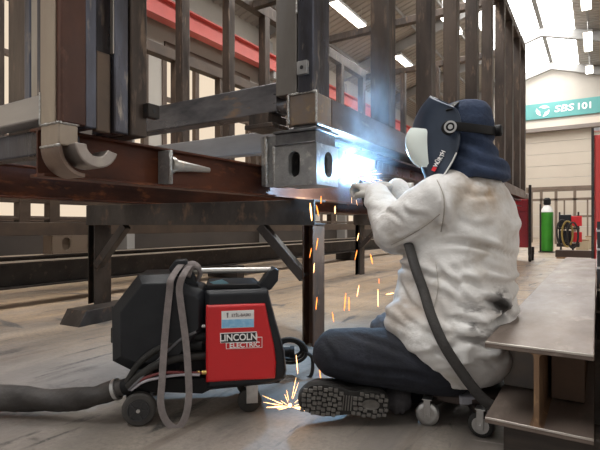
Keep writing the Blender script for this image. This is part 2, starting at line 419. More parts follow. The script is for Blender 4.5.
sg = thing('wall_sign', 'long teal sign board with white swirl logo and the number 101', 'sign', (-1.4, YF-.1, 6.2))
b = B(); b.box(-3.9, 1.9, YF-.08, YF-.005, 6.15, 6.95); obj('board', b, TEAL, sg, .01)
sm = lambda x, z: frame_m((x, YF-.085, z), (1, 0, 0), (0, 0, 1))
text('letter_text', 'SBS', .46, sm(-1.42, 6.56), WHITE, sg, .01, .008, .15, sx=1.25)
text('number_text', '101', .44, sm(-.52, 6.56), WHITE, sg, .01, .010, sx=1.1)
b = B(); cx, cz = -2.35, 6.55
for k in range(3):
    a0 = k*2*PI/3 + .5; o_, i_ = [], []
    for j in range(9):
        u = j/8; a = a0 + u*1.75; ro = .30 - .05*u; wd = .02 + .17*math.sin(PI*min(1, u*1.05))**.8 * (1-.35*u)
        o_.append((cx+ro*math.cos(a)*1.15, cz+ro*math.sin(a))); i_.append((cx+(ro-wd)*math.cos(a)*1.15, cz+(ro-wd)*math.sin(a)))
    b.prism(o_ + i_[::-1], lambda p: (p[0], YF-.098, p[1]), lambda p: (p[0], YF-.081, p[1]))
obj('swirl_logo', b, WHITE, sg)

# ------------------------------------------------------------------ steel frames on trestles
h = lambda z: H + z
# near red girder N and the parallel red girder F behind it
def red_girder(name, label, xc, y0, y1, z0, z1, w):
    g = thing(name, label, 'girder', (xc, y0, h(z0)), None)
    b = B(); b.prism(isec(w, z1-z0, .009, .007, .008), lambda p: (xc+p[0], y0, h(z0)+p[1]), lambda p: (xc+p[0], y1, h(z0)+p[1]))
    obj('rolled_section', b, RED, g, .001)
    return g
gN = red_girder('steel_girder', 'nearest red brown steel girder carrying the curved guides and cone pin', -1.475, .80, 9.5, .150, .303, .082)
gF = red_girder('steel_girder', 'red brown steel girder lying parallel behind the nearest red one', -2.74, .3, 9.5, .150, .335, .09)
# end plate with tapered pin on the near girder
b = B(); b.box(-1.470, -1.400, 1.272, 1.288, h(.160), h(.292)); pl = obj('stiffener_plate', b, CAST, gN, .003)
b = B(); b.tube([(-1.397, 1.270, h(.165)), (-1.396, 1.270, h(.22)), (-1.397, 1.270, h(.290))], .007, 8)
obj('weld_bead', b, WELD, pl, 0, True)
b = B(); b.lathe((-1.425, 1.288, h(.238)), (0, 1, 0), [(0, .034), (.02, .034), (.025, .026), (.12, .018), (.20, .013), (.225, .011)], 20)
obj('tapered_pin', b, BRIGHT, gN, 0, 'auto')
b = B()
for z in (.185, .28): b.cyl((-1.432, 1.2905, h(z)), (-1.432, 1.2875, h(z)), .006, n=12)
obj('bolt_hole', b, BLACKP, pl)

# frame B : tall open module, its near bottom corner is being welded
fb = thing('module_frame', 'tall open steel frame of many uprights whose bottom corner is being welded', 'frame', (-1.10, 1.88, h(.19)))
def part(name, m, dims, bevel=.006, parent=fb, label=None):
    b = B()
    for d in (dims if isinstance(dims[0], (list, tuple)) else [dims]): b.box(d[0], d[1], d[2], d[3], h(d[4]), h(d[5]))
    return obj(name, b, m, parent, bevel, label=label)
YE = 9.45
part('corner_block', mat('heat_tinted_block', (.30, .22, .15), .42, .6, (.24, .21, .20), 9, (1,1,1), (.42, .31, .19), .12, 60), (-1.25, -1.10, 1.88, 2.03, .475, .62))
part('side_rail', mat('brown_rail_steel', (.20, .15, .12), .4, .6, (.13, .105, .095), 4, (1,.4,1), (.28, .22, .17), .12, 60, .1), (-1.25, -1.10, 2.034, YE, .475, .62))
part('floor_channel', BLUE, [(-1.29, -1.17, 2.12, YE, .34, .352), (-1.29, -1.17, 2.12, YE, .44, .452), (-1.29, -1.275, 2.12, YE, .352, .44)], 0)
part('end_rail', RAIL, (-4.3, -1.33, 1.885, 1.985, .555, .70))
part('cross_member', mat('pale_cross_member_steel', (.33, .325, .33), .4, .5, (.25, .24, .24), 5, (.3, 1, 1), bump=.1), (-4.2, -1.25, 2.5, 2.6, .48, .62))
for y in (4.2, 5.9, 7.6): part('cross_member', RAIL, (-4.2, -1.25, y, y+.1, .48, .62))
part('side_rail', MILL, (-4.42, -4.28, 1.88, YE, .475, .62))
part('end_rail', MILL, (-4.2, -1.25, YE-.1, YE, .475, .62))
part('corner_post', mat('heat_tinted_post', (.30, .29, .28), .36, .7, (.22, .20, .18), 3, (1,1,.4), (.42, .33, .2), .1, 60), (-1.325, -1.205, 1.875, 1.98, .625, 3.15))
part('corner_post', BLUE, (-1.195, -1.11, 1.87, 2.03, .62, 3.15))
part('weld_strip', WELD, (-1.2045, -1.1955, 1.866, 1.878, 1.0, 3.15), .002)
up_y = [2.78, 3.67, 4.46, 5.33, 6.19, 7.1, 7.85, 8.66, 9.33]
u0 = None
for y in up_y:
    if u0 is None:
        u0 = part('upright', BAR, (-1.225, -1.10, y, y+.12, .62, 3.15))
    else:
        c = u0.copy(); C.objects.link(c); c.location.y = y - up_y[0]
for y in [1.9, 2.37, 3.19, 4.03, 4.88, 5.7, 6.52, 7.35, 8.2, 9.2]:
    c = u0.copy(); C.objects.link(c); c.location = (-3.12, y - up_y[0], 0)
for x in (-2.05, -2.75, -3.45): part('upright', BAR, (x, x+.1, YE-.1, YE, .62, 3.15))
part('top_rail', BAR, (-1.225, -1.10, 1.88, YE+.05, 3.15, 3.28)); part('top_rail', BAR, (-4.345, -4.22, 1.88, YE, 3.15, 3.33))
for y in (1.9, 3.7, 5.4, 7.1, YE-.1): part('roof_member', MILL, (-4.22, -1.225, y, y+.1, 3.15, 3.26))
# clip with a hole on the corner post
b = B(); b.box(-1.185, -1.130, 1.845, 1.868, h(.70), h(.762)); cl = obj('lug', b, CAST, fb, .002)
b = B(); b.cyl((-1.157, 1.8455, h(.731)), (-1.157, 1.8435, h(.731)), .009); obj('bolt_hole', b, BLACKP, cl)
b = B(); b.box(-1.48, -1.36, 1.86, 2.02, h(.50), h(.553)); b.box(-1.50, -1.33, 1.85, 2.0, h(.478), h(.50)); obj('rail_clip', b, MILL, fb, .003)
b = B()
for (p, q) in (((-1.252, 1.877, h(.622)), (-1.10, 1.877, h(.622))), ((-1.252, 1.877, h(.48)), (-1.252, 1.877, h(.62))), ((-1.098, 1.878, h(.475)), (-1.098, 1.878, h(.625))),
               ((-1.097, 1.88, h(.473)), (-1.097, 2.05, h(.473)))):
    b.tube([Vector(p).lerp(Vector(q), i/14) for i in range(15)], [.0045 + random.random()*.003 for i in range(15)], 8)
obj('weld_bead', b, WELD, fb, 0, True)
# corner casting with oval holes, built as a shell
def oval(cx, cz, rx, rzz, n=24):
    s_ = rzz - rx; return [(cx + rx*math.cos(a), cz + rx*math.sin(a) + (s_ if math.sin(a) > 0 else -s_)) for a in [2*PI*(i+.5)/n for i in range(n)]]
def plate_hole(b, x0, x1, z0, z1, ov, put, th):
    n = len(ov); outer = []
    cx = sum(p[0] for p in ov)/n; cz = sum(p[1] for p in ov)/n
    for p in ov:
        dx, dz = p[0]-cx, p[1]-cz; k = min(((x1-cx)/dx if dx > 0 else (x0-cx)/dx) if abs(dx) > 1e-6 else 1e9, ((z1-cz)/dz if dz > 0 else (z0-cz)/dz) if abs(dz) > 1e-6 else 1e9)
        outer.append((cx+dx*k, cz+dz*k))
    for q in ((x0,z0),(x1,z0),(x1,z1),(x0,z1)):
        j = min(range(n), key=lambda i: (outer[i][0]-q[0])**2 + (outer[i][1]-q[1])**2); outer[j] = q
    V = [[b.bm.verts.new(put(p, d)) for p in lst] for lst in (outer, ov) for d in (0, th)]
    of, ob, hf, hb = V
    for i in range(n):
        j = (i+1) % n
        b.face([of[i], of[j], hf[j], hf[i]]); b.face([ob[i], hb[i], hb[j], ob[j]]); b.face([hf[i], hf[j], hb[j], hb[i]]); b.face([of[i], ob[i], ob[j], of[j]])
b = B(); x0, x1, y0, y1, z0, z1 = -1.335, -1.10, 1.885, 2.10, .19, .385
plate_hole(b, x0, x1-.0305, z0, z1, oval(-1.225, .292, .034, .062), lambda p, d: (p[0], y0+d, h(p[1])), .03)
plate_hole(b, y0, y1, z0, z1, oval(2.0, .292, .040, .062), lambda p, d: (x1-d, p[0], h(p[1])), .03)
b.box(x0, x1-.03, y1-.03, y1, h(z0), h(z1)); b.box(x0, x0+.02, y0+.03, y1-.03, h(z0), h(z1))
b.box(x0+.02, x1-.03, y0+.03, y1-.03, h(z0), h(z0+.02)); b.box(x0+.02, x1-.03, y0+.03, y1-.03, h(z1-.02), h(z1))
b.box(-1.19, -1.17, y0+.03, y1-.03, h(z0+.02), h(z1-.02))  # inner divider added to block arc light and keep the holes dark
cc = obj('corner_casting', b, CAST, fb, 0, label='grey corner casting with oval holes')
b = B(); b.box(x0-.005, x1-.01, 1.895, 2.09, h(.387), h(.445)); b.box(x0-.01, x1+.002, 1.88, 2.10, h(.445), h(.458)); b.box(x0+.0, x1-.005, 1.876, 2.1, h(.384), h(.392)); b.box(-1.24,-1.11,1.90,2.05,h(.458),h(.476))
obj('casting_cap', b, mat('dark_blued_steel', (.13, .13, .14), .4, .7, (.2, .2, .2), 20, bump=.2), fb, .003)
b = B(); b.box(-1.433, -1.337, 1.90, 2.06, h(.195), h(.44)); obj('side_plate', b, CAST, fb, .006)
for xx, a, c_ in ((-1.395, .2, .44), (-1.345, .19, .385)):
    obj('weld_bead', B().tube([(xx, 1.893, h(a + (c_-a)*i/16)) for i in range(17)], [.007+random.random()*.005 for i in range(17)], 8), WELD, fb, 0, True)

# frame A : the column of tubes at the left, standing on the near girder
fa = thing('module_frame', 'left steel frame with a column of brown and bright tubes on the nearest red girder', 'frame', (-1.38, .79, h(.3)))
pa = lambda n, m, d, bv=.005, lb=None: part(n, m, d, bv, fa, lb)
TOP = 3.1
BEIGE = mat('beige_ground_tube', (.40, .34, .27), .4, .55, (.32, .26, .21), 4, (1, 1, .3), (.46, .38, .29), .1, 60)
pa('tube_post', BEIGE, (-1.43, -1.352, .7855, .7915, .305, TOP), .0015)
pa('tube_post', BROWN, (-1.43, -1.33, .792, .873, .304, TOP))
pa('tube_post', BLUE, (-1.48, -1.342, .876, .918, .304, TOP))
pa('gusset_plate', mat('brown_plate_steel', (.15, .105, .075), .45, .4, (.10, .075, .06), 6), (-1.375, -1.35, .92, .974, .30, .56))
pa('tube_post', BLUE, (-1.46, -1.335, .976, 1.032, .304, TOP))
pa('tube_post', BAR, (-1.47, -1.328, 1.036, 1.103, .304, TOP))
pa('tube_post', BRIGHT, (-1.349, -1.334, .970, .9745, .56, TOP), .001)
pa('side_rail', mat('pale_rail_steel', (.46, .44, .42), .38, .7, (.36, .34, .33), 4, (.3, 1, 1), bump=.1), (-3.4, -1.435, .80, .87, .328, .405))
pa('lower_channel', BLUE, (-3.4, -1.45, .86, .93, .235, .318))
for x0, x1, y, m in ((-1.635, -1.575, .885, BLUE), (-1.70, -1.642, .90, BRIGHT), (-1.745, -1.705, .90, BLUE), (-1.94, -1.76, .94, BAR)):
    pa('tube_post', m, (x0, x1, y, y+.06, .405 if y < .93 else .318, TOP))
pa('post_stub', BEIGE, (-1.432, -1.335, .787, .850, .235, .303))
b = B()
for z in (.302, .235):
    b.tube([(-1.43+.1*i/12, .786, h(z)) for i in range(13)], [.003+random.random()*.002 for i in range(13)], 8)
b.tube([(-1.431, .785, h(.302+.1*i/12)) for i in range(13)], [.003+random.random()*.002 for i in range(13)], 8)
b.tube([(-1.333, .79+.06*i/8, h(.302)) for i in range(9)], [.003+random.random()*.002 for i in range(9)], 8)
obj('weld_bead', b, WELD, fa, 0, True)
b = B(); o_, i_ = [], []
for j in range(13):
    a = j/12*PI/2; o_.append((.872-.086*math.cos(a), .235-.088*math.sin(a))); i_.append((.872-.074*math.cos(a), .235-.076*math.sin(a)))
b.prism(o_+i_[::-1], lambda p: (-1.43, p[0], h(p[1])), lambda p: (-1.335, p[0], h(p[1])))
obj('curved_guide', b, mat('bent_plate_steel', (.24, .17, .13), .4, .55, (.17, .12, .10), 8, bump=.1), fa, .001)
b = B(); o_, i_ = [], []
for j in range(15):
    a = PI*(1.0 + .92*j/14); o_.append((.895+.073*math.cos(a), .243+.068*math.sin(a))); i_.append((.895+.036*math.cos(a), .243+.034*math.sin(a)))
b.prism(o_+i_[::-1], lambda p: (-1.385, p[0], h(p[1])), lambda p: (-1.29, p[0]-.01, h(p[1])))
obj('half_pipe_hook', b, mat('ground_pipe_steel', (.42, .37, .33), .36, .6, (.30, .26, .24), 9, bump=.1), fa, .004, smooth='auto')
b = B(); b.box(-1.33, -1.30, 1.085, 1.135, h(.372), h(.42)); obj('lug', b, DARK, fa, .003)
b = B(); b.cyl((-1.299, 1.11, h(.396)), (-1.301, 1.11, h(.396)), .008); b.cyl((-1.315, 1.083, h(.396)), (-1.315, 1.085, h(.396)), .008); obj('bolt_hole', b, BLACKP, fa)

# trestles
def trestle(y, xa, xb, label, shoe=True):
    t = thing('trestle', label, 'trestle', ((xa+xb)/2, y, 0))
    b = B(); b.prism([(0, 0), (.15, 0), (.15, .012), (.012, .012), (.012, .131), (.15, .131), (.15, .143), (0, .143)],
                     lambda p: (xa-.02, y+p[0], h(0)+p[1]), lambda p: (xb+.006, y+p[0], h(0)+p[1]))
    obj('cross_channel', b, TRES, t, .002)
    for x, fl_ in ((xa, 0), (xb-.07, 1)):
        b = B(); z1 = h(-.002); zb = .1 if (shoe and not fl_) else 0
        b.prism([(q[1], q[0]) for q in isec(.15, .07, .008, .007)], lambda p: (x+p[0], y+.075+p[1], zb), lambda p: (x+p[0], y+.075+p[1], z1))
        b.box(x, x+.008, y, y+.15, zb, z1)
        obj('leg', b, LEGM if fl_ else TRES, t, .002)
    for x, d in ((xa+.07, 1), (xb-.07, -1)):
        b = B(); p0 = Vector((x, y+.03, h(-.30))); p1 = Vector((x+d*.29, y+.03, h(-.005)))
        a = (p1-p0)/2; n = Vector((a.z, 0, -a.x)).normalized()*.028
        b.obox((p0+p1)/2, a, Vector((0, .028, 0)), n); obj('diagonal_brace', b, TRES, t, .003)
    if shoe:
        b = B(); b.prism([(1.99, 0), (2.55, 0), (2.55, .1), (2.05, .1), ], lambda p: (xa+.04, p[0], p[1]), lambda p: (xa+.24, p[0], p[1]))
        obj('foot_shoe', b, TRES, t, .003)
    return t
tr = trestle(2.25, -3.17, -1.33, 'welding trestle with brown H legs right behind the black and red welding machine')
tr.rotation_euler = (0, 0, math.radians(5)); tr.location.y -= .08
trestle(5.85, -2.80, -1.30, 'farther trestle whose dark leg stands between the sparks and the welder', False)

# module C, far left, and stacked girders on the floor
fc = thing('module_frame', 'dark brown far frame with lit windows behind it, seen low at the left', 'frame', (-5.2, 2.5, .33))
pc = lambda n, m, d: part(n, m, d, .004, fc)
FARB = mat('far_brown_steel', (.105, .072, .050), .55, .2, (.065, .045, .034), 3)
pc('bottom_rail', FARB, (-5.34, -5.2, 2.4, 13.0, -.115, .03)); pc('top_rail', FARB, (-5.34, -5.2, 2.4, 13.0, 2.4, 2.55))
pc('mid_rail', FARB, (-5.32, -5.22, 2.4, 13.0, .055, .085))
pc('mid_rail', FARB, (-5.32, -5.22, 2.4, 13.0, .24, .50))
for y in (2.64, 2.97, 3.9, 4.85, 5.8, 6.75, 7.7, 8.65, 9.6, 11, 12.5): pc('upright', FARB, (-5.33, -5.21, y, y+.12, .03, 2.4))
b = B(); plate_hole(b, 3.0, 3.62, -.33, -.12, oval(3.16, -.22, .05, .075), lambda p, d: (-5.2-d, p[0], h(p[1])), .03)
bm2 = B(); plate_hole(bm2, 3.22, 3.62, -.33, -.12, oval(3.45, -.22, .05, .075), lambda p, d: (-5.197-d, p[0], h(p[1])), .03); me = bpy.data.meshes.new('t'); bm2.bm.to_mesh(me); b.bm.from_mesh(me); bm2.bm.free()
b.box(-5.4, -5.24, 3.0, 3.62, h(-.33), h(-.12)); obj('corner_casting', b, mat('far_casting', (.20, .15, .11), .5, .2), fc)
for i, (xc, w, z0, z1, lab) in enumerate(((-4.1, .2, .16, .37, 'long dark girder on the floor, the front one behind the trestle'),
                                (-5.3, .22, .10, .345, 'long dark girder on the floor under the far brown frame'))):
    g = thing('steel_girder', lab, 'girder', (xc, 1, z0), 'dark girders laid on the shop floor')
    b = B(); y0, y1 = (.4, 11.5); b.prism(isec(w, z1-z0, .014, .01, .01), lambda p: (xc+p[0], y0, z0+p[1]), lambda p: (xc+p[0], y1, z0+p[1])); obj('rolled_section', b, DARK, g)
    b = B(); b.box(xc-w/2-.002, xc+w/2+.002, y0, y1, z1+.0005, z1+.003); obj('top_flange_edge', b, mat('rubbed_flange', (.30, .25, .2), .4, .6), g)
    for j, y in enumerate((1.2, 4.6, 8.2)):
        t = obj('timber_block', B().box(xc-.25, xc+.25, y, y+.15, 0, z0), DARK, None, .004, loc=(xc, y, 0)); tag(t, 'dark timber block under the %s stretch of the %s long floor girder' % (('near', 'central', 'far')[j], ('front', 'rear')[i]), 'timber block', 'blocks under the floor girders', 'thing')
b = B(); b.box(-7.6, -7.55, 2.7, 3.3, 0, 2.2); t = obj('red_sheet', b, REDP, None, .005, loc=(-7.6, 3, 0)); tag(t, 'small red sheet seen through the far frame at the left', 'sheet', None, 'thing')

# ------------------------------------------------------------------ the wide girder at the right and what lies in it
XG, YG, WG, ZG0, ZG1 = -.137, 1.40, .262, .122, .352
g = thing('steel_girder', 'wide flange steel girder in the right foreground resting on timber', 'girder', (XG, YG, ZG0))
for nm, z0, z1 in (('bottom_flange', ZG0, ZG0+.017), ('top_flange', ZG1-.017, ZG1)):
    fl_ = obj(nm, B().box(XG-WG/2, XG+WG/2, YG, 5.4, z0, z1), GIRD, g, .002)
    obj('ground_edge', B().box(XG-WG/2+.001, XG+WG/2-.001, YG-.0015, YG+.002, z1-.006, z1+.0003), RIM, fl_, .001, label='bright ground edge')
q_ = isec(WG, ZG1-ZG0, .017, .013, .011); q_ = [p for p in q_ if abs(p[0]) < .05]
obj('web', B().prism(q_, lambda p: (XG+p[0], YG+.0005, ZG0+p[1]), lambda p: (XG+p[0], 5.4, ZG0+p[1])), RUSTY, g, label='rusted web')
def lump(name, m, pts, zz, label, cat, grp=None, bev=.003):
    b = B(); b.prism(pts, lambda p: (p[0], p[1], zz[0]), lambda p: (p[0], p[1], zz[1]))
    return tag(obj(name, b, m, None, bev, loc=(pts[0][0], pts[0][1], zz[0])), label, cat, grp, 'thing')
rect = lambda x0, x1, y0, y1: [(x0, y0), (x1, y0), (x1, y1), (x0, y1)]
TIMD = mat('dark_oiled_timber', (.055, .042, .034), .7, 0, (.035, .028, .024), 6, (1, 8, 8))
lump('timber_bearer', TIMD, rect(-.225, .012, 1.44, 1.56), (0, .1215), 'dark timber bearer under the near end of the wide girder', 'timber')
lump('timber_bearer', TIMD, rect(-.28, -.005, 4.2, 4.32), (0, .1215), 'dark timber bearer under the far end of the wide girder', 'timber')
def slab(name, m, c, ax, ay, az, label, cat):
    b = B(); b.obox(c, ax, ay, az); return tag(obj(name, b, m, None, .002, loc=c), label, cat, None, 'thing')
slab('steel_plate', mat('dark_offcut', (.13, .125, .125), .45, .5, (.2, .16, .13), 6), (-.212, 1.86, .222), Vector((.052, .0, .0)), Vector((0, .16, 0)), Vector((-.0, .0, .078)), 'dark steel offcut standing inside the left side of the wide girder', 'plate')
slab('steel_plate', mat('brown_offcut', (.19, .115, .075), .55, .3, (.13, .085, .06), 6), (-.075, 2.0, .23), Vector((.045, 0, 0)), Vector((0, .35, 0)), Vector((0, 0, .086)), 'brown steel offcut standing inside the right side of the wide girder', 'plate')
slab('timber_board', WOOD, (.10, 2.3, .17), Vector((.085, 0, 0)), Vector((0, .9, 0)), Vector((0, 0, .17)), 'pale brown timber block right of the wide girder', 'timber')
slab('steel_channel', GIRD, (.06, 1.9, .155), Vector((.05, 0, 0)), Vector((0, .3, 0)), Vector((0, 0, .155)), 'short grey steel channel between wide girder and timber block', 'channel') if False else None
# dark rack of thin bars at the right edge
rk = thing('bar_rack', 'black rack with thin pale shelves at the right edge beside the wide girder', 'rack', (.2, 3.4, 0))
b = B()
for y in (3.3, 5.2):
    for x in (.0, .5): obj('post', B().box(x, x+.05, y, y+.05, 0, .70), DARK, rk)
b = B(); b.box(.03, .5, 3.36, 5.19, .03, .66); obj('stored_bars', b, BLK2, rk)
for z in (.16, .29, .42, .53, .64): obj('shelf', B().box(-.003, .55, 3.285, 5.25, z, z+.012), RIM, rk)
rc = thing('red_cabinet', 'tall red steel cabinet cut by the right edge of the photo', 'cabinet', (.25, 8.2, 0))
b = B(); b.box(-.035, .8, 8.0, 8.5, .05, 1.98); obj('body', b, mat('red_cabinet_paint', (.50, .045, .035), .45), rc, .01)
b = B(); b.box(-.07, -.036, 7.97, 8.03, 0, 2.08); obj('post', b, DARK, rc); b = B(); b.box(.8, .84, 7.97, 8.03, 0, 2.08); obj('post', b, DARK, rc); b = B(); b.box(-.036, .8, 7.97, 8.03, 2.03, 2.08); obj('top_bar', b, ZINC, rc)
b = B(); b.box(-.02, .38, 7.985, 7.999, .1, 1.94); d_ = obj('door', b, mat('red_cabinet_door', (.56, .05, .04), .4), rc, .004)
b = B(); b.box(.33, .35, 7.96, 7.985, 1.1, 1.25); obj('handle', b, ZINC, d_)
lump('steel_bar', mat('dark_long_bar', (.07, .05, .04), .6, .3), rect(-.72, .3, 10.9, 11.05), (.03, .17), 'long dark bar lying across the floor past the wide girder', 'bar')
lump('timber_bearer', WOOD, rect(-.70, -.52, 10.88, 11.02), (0, .0295), 'flat timber lath under the left end of the long dark bar', 'timber')

# ------------------------------------------------------------------ far bay: cylinder, feeder trolley, red cart, rack
gc = thing('gas_cylinder', 'green gas cylinder with white shoulder standing in the far bay', 'gas cylinder', (-1.06, 13.3, 0))
b = B(); b.lathe((-1.06, 13.3, .02), (0, 0, 1), [(0, .12), (.02, .14), (.98, .14)], 24); obj('body', b, GREEN, gc, 0, 'auto')
b = B(); b.lathe((-1.06, 13.3, 1.0), (0, 0, 1), [(0, .14), (.06, .13), (.14, .09), (.18, .05)], 24); obj('shoulder', b, WHITE, gc, 0, 'auto')
b = B(); b.lathe((-1.06, 13.3, 1.18), (0, 0, 1), [(0, .06), (.02, .085), (.14, .085), (.18, .05)], 16); obj('valve_cap', b, BLK2, gc, 0, 'auto')
b = B(); b.cyl((-1.2, 13.18, .0), (-1.2, 13.18, 1.2), .02, n=8); b.box(-1.24, -.88, 13.1, 13.5, 0, .019); obj('cradle', b, DARK, gc)
ft = thing('feeder_trolley', 'cluttered trolley with red wire feeders and hanging black hoses beside the green cylinder', 'trolley', (-.6, 13, 0))
b = B(); b.box(-.82, -.35, 12.8, 13.3, .16, .24); b.box(-.80, -.76, 13.2, 13.25, .2, 1.0); b.box(-.40, -.36, 13.2, 13.25, .2, 1.0); b.box(-.82, -.35, 12.9, 13.3, .58, .62); obj('frame', b, DARK, ft, .004)
for z0 in (.245, .625):
    b = B(); b.box(-.78, -.52, 12.85, 13.15, z0, z0+.30); f_ = obj('wire_feeder', b, BLK, ft, .01)
    b = B(); b.box(-.515, -.30, 12.86, 13.14, z0+.03, z0+.27); obj('feeder_cover', b, REDP, f_, .01)
for x in (-.75, -.5): obj('wheel', B().cyl((x, 12.82, .08), (x+.04, 12.82, .08), .08), RUB, ft)
for k in range(3):
    b = B(); cx_, cz_ = -.70+.11*k, .5
    b.tube([(cx_ + .11*math.sin(a), 12.74-.02*k, cz_ - .03*k + .30*math.cos(a)) for a in [2*PI*i/24 for i in range(25)]], .022, 8); obj('hose', b, RUB if k != 1 else mat('ochre_hose', (.25, .18, .05), .6), ft, 0, True)
ct = thing('tool_cart', 'dark red tool cart on casters behind the back of the welder', 'cart', (-1.3, 9.9, 0))
DRED = mat('dark_red_cart', (.34, .018, .02), .4)
obj('body', B().box(-1.62, -1.075, 9.62, 10.1, .26, 1.16), DRED, ct, .01)
for x, y in ((-1.07, 9.6), (-1.65, 9.6)): obj('post', B().box(x, x+.045, y, y+.05, .115, 1.42), DARK, ct)
for z in (.50, .72, .94): obj('drawer', B().box(-1.60, -1.09, 9.60, 9.619, z, z+.20), DRED, ct, .004)
obj('top_tray', B().box(-1.62, -1.08, 9.66, 10.1, 1.162, 1.27), mat('pale_cart_top', (.55, .5, .45), .6), ct, .01)
for (x, y) in ((-1.05, 9.63), (-1.05, 10.05), (-1.6, 9.63), (-1.6, 10.05)):
    c_ = obj('caster', B().cyl((x-.02, y, .075), (x+.02, y, .075), .075), RUB, ct)
    obj('fork', B().box(x-.03, x+.03, y-.02, y+.02, .115, .26), DARK, c_)
sr = thing('storage_rack', 'brown steel storage rack across the front of the far door', 'rack', (-1, 19, 0))
RY = 19.0
for x in (-2.2, -1.75, -1.28, -.7, .05): obj('post', B().box(x, x+.09, RY, RY+.1, 0, 1.95), SHELFB, sr)
for x in (-2.2, .05): obj('post', B().box(x, x+.09, RY+1.2, RY+1.3, 0, 1.95), SHELFB, sr)
for d in ((-2.2, .14, RY-.02, RY+.12, 1.95, 2.05), (-2.2, .14, RY, RY+.1, 1.55, 1.63), (-.7, .14, RY, RY+.1, .95, 1.02), (.05, .14, RY+.12, RY+1.2, 1.95, 2.05), (-2.2, .14, RY+1.2, RY+1.3, 1.95, 2.05)): obj('cross_bar', B().box(*d), SHELFB, sr)
for x in (-1.0, -.3): obj('mesh_bar', B().box(x, x+.05, RY+.02, RY+.06, 0, 1.55), SHELFB, sr)
PALEB = mat('pale_crate', (.48, .40, .28), .7)
for x, y, s, lab in ((-.32, 14.0, .28, 'beige crate on the floor right of the feeder trolley'), (-.1, 15.5, .34, 'pale box on the floor in front of the brown rack')):
    t = thing('crate', lab, 'crate', (x, y, 0), 'crates in the far bay')
    obj('box', B().box(x-s/2, x+s/2, y, y+s, 0, s), PALEB, t, .01); obj('lid', B().box(x-s/2-.01, x+s/2+.01, y-.01, y+s+.01, s+.001, s+.03), WOOD, t, .005)

# ------------------------------------------------------------------ black and red welding machine
MT = 1.64
mo = EYE + FW*MT + RT*((197-300)/FL*MT); mo.z = 0
wm = thing('welding_machine', 'black and red wheeled welding machine on the floor below the girder', 'welding machine', (0, 0, 0))
ORG[wm.name] = Vector((0, 0, 0))
MA = math.radians(9); ca, sa = math.cos(MA), math.sin(MA)
def mx(px, py):                                   # pixel on the machine's near side -> local (x, z)
    q = (px-300)/FL                               # r = q*t ; r = r0 + x*ca ; t = MT + x*sa
    x = (q*MT - (197-300)/FL*MT) / (ca - q*sa); t = MT + x*sa
    return (x, H + (225-py)/FL*t)
def outline(*ps): return [mx(*p) for p in ps]
DEP = .27
def inset(pts, d):
    cx = sum(p[0] for p in pts)/len(pts); cz = sum(p[1] for p in pts)/len(pts)
    W_ = max(p[0] for p in pts)-min(p[0] for p in pts); Hh = max(p[1] for p in pts)-min(p[1] for p in pts)
    return [(cx+(p[0]-cx)*(1-2*d/W_), cz+(p[1]-cz)*(1-2*d/Hh)) for p in pts]
def shell(pts, y0, y1, ch, back=True):
    ins = inset(pts, ch)
    rings = [[(p[0], y0, p[1]) for p in ins], [(p[0], y0+ch*1.1, p[1]) for p in pts], [(p[0], y1-ch*1.1, p[1]) for p in pts], [(p[0], y1, p[1]) for p in ins]]
    return B().loft(rings)
rear = outline((110,364),(109,311),(136,276),(172,275),(188,287),(202,291),(206,296),(206,330),(190,352),(176,373),(128,373))
obj('rear_housing', shell(rear, 0, DEP, .032), BLK, wm, .003)
obj('recess_wall', B().prism(outline((172,300),(210,296),(210,386),(150,386),(150,372),(172,372)), lambda p: (p[0], .05, p[1]), lambda p: (p[0], DEP-.02, p[1])), BLK2, wm, .003)
front = outline((205,291),(268,289),(276,320),(285,352),(287,372),(284,381),(272,385),(205,390))
obj('front_housing', shell(front, .0, DEP, .012), BLK, wm, .004)
redo = outline((206,305),(265,303),(268,318),(274,345),(276,362),(275,378),(206,382))
fp = obj('front_panel', shell(redo, -.012, .03, .006), REDP, wm, .003, label='red front panel')
obj('base_tray', B().prism(outline((139,386),(150,380),(280,378),(280,384),(210,391),(202,395),(150,393),(140,391)), lambda p: (p[0], .01, p[1]), lambda p: (p[0], DEP, p[1])), BLK2, wm, .003)
obj('rear_latch', B().prism(outline((106,311),(110,311),(110,326),(106,326)), lambda p: (p[0], .08, p[1]), lambda p: (p[0], .16, p[1])).prism(outline((105,333),(110,333),(110,349),(105,349)), lambda p: (p[0], .08, p[1]), lambda p: (p[0], .16, p[1])), BLK2, wm, .003)
# carrying handle
x0, z0 = mx(172, 275); x1, z1 = mx(273, 273)
hd = obj('handle', B().cyl((x0, .10, z0+.004), (x1, .10, z1+.002), .0105), ALU, wm, 0, 'auto', label='bare metal carrying handle')
obj('handle_bracket', B().prism(outline((258,291),(270,273),(276,269),(281,272),(280,283),(272,293)), lambda p: (p[0], .06, p[1]), lambda p: (p[0], .14, p[1])), BLK, wm, .006)
obj('handle_bracket', B().prism(outline((166,271),(172,262),(184,261),(190,270),(198,292),(176,292)), lambda p: (p[0], .07, p[1]), lambda p: (p[0], .13, p[1])), BLK, wm, .006)
obj('control_shelf', B().prism(outline((204,291),(262,289),(258,285),(206,286)), lambda p: (p[0], .03, p[1]), lambda p: (p[0], DEP-.03, p[1])), BLK2, wm, .003)
obj('cloth_tag', B().prism(outline((209,284),(222,281),(229,285),(218,288)), lambda p: (p[0], .05, p[1]), lambda p: (p[0], .055, p[1])), mat('faded_blue_tag', (.16, .3, .36), .7), wm)
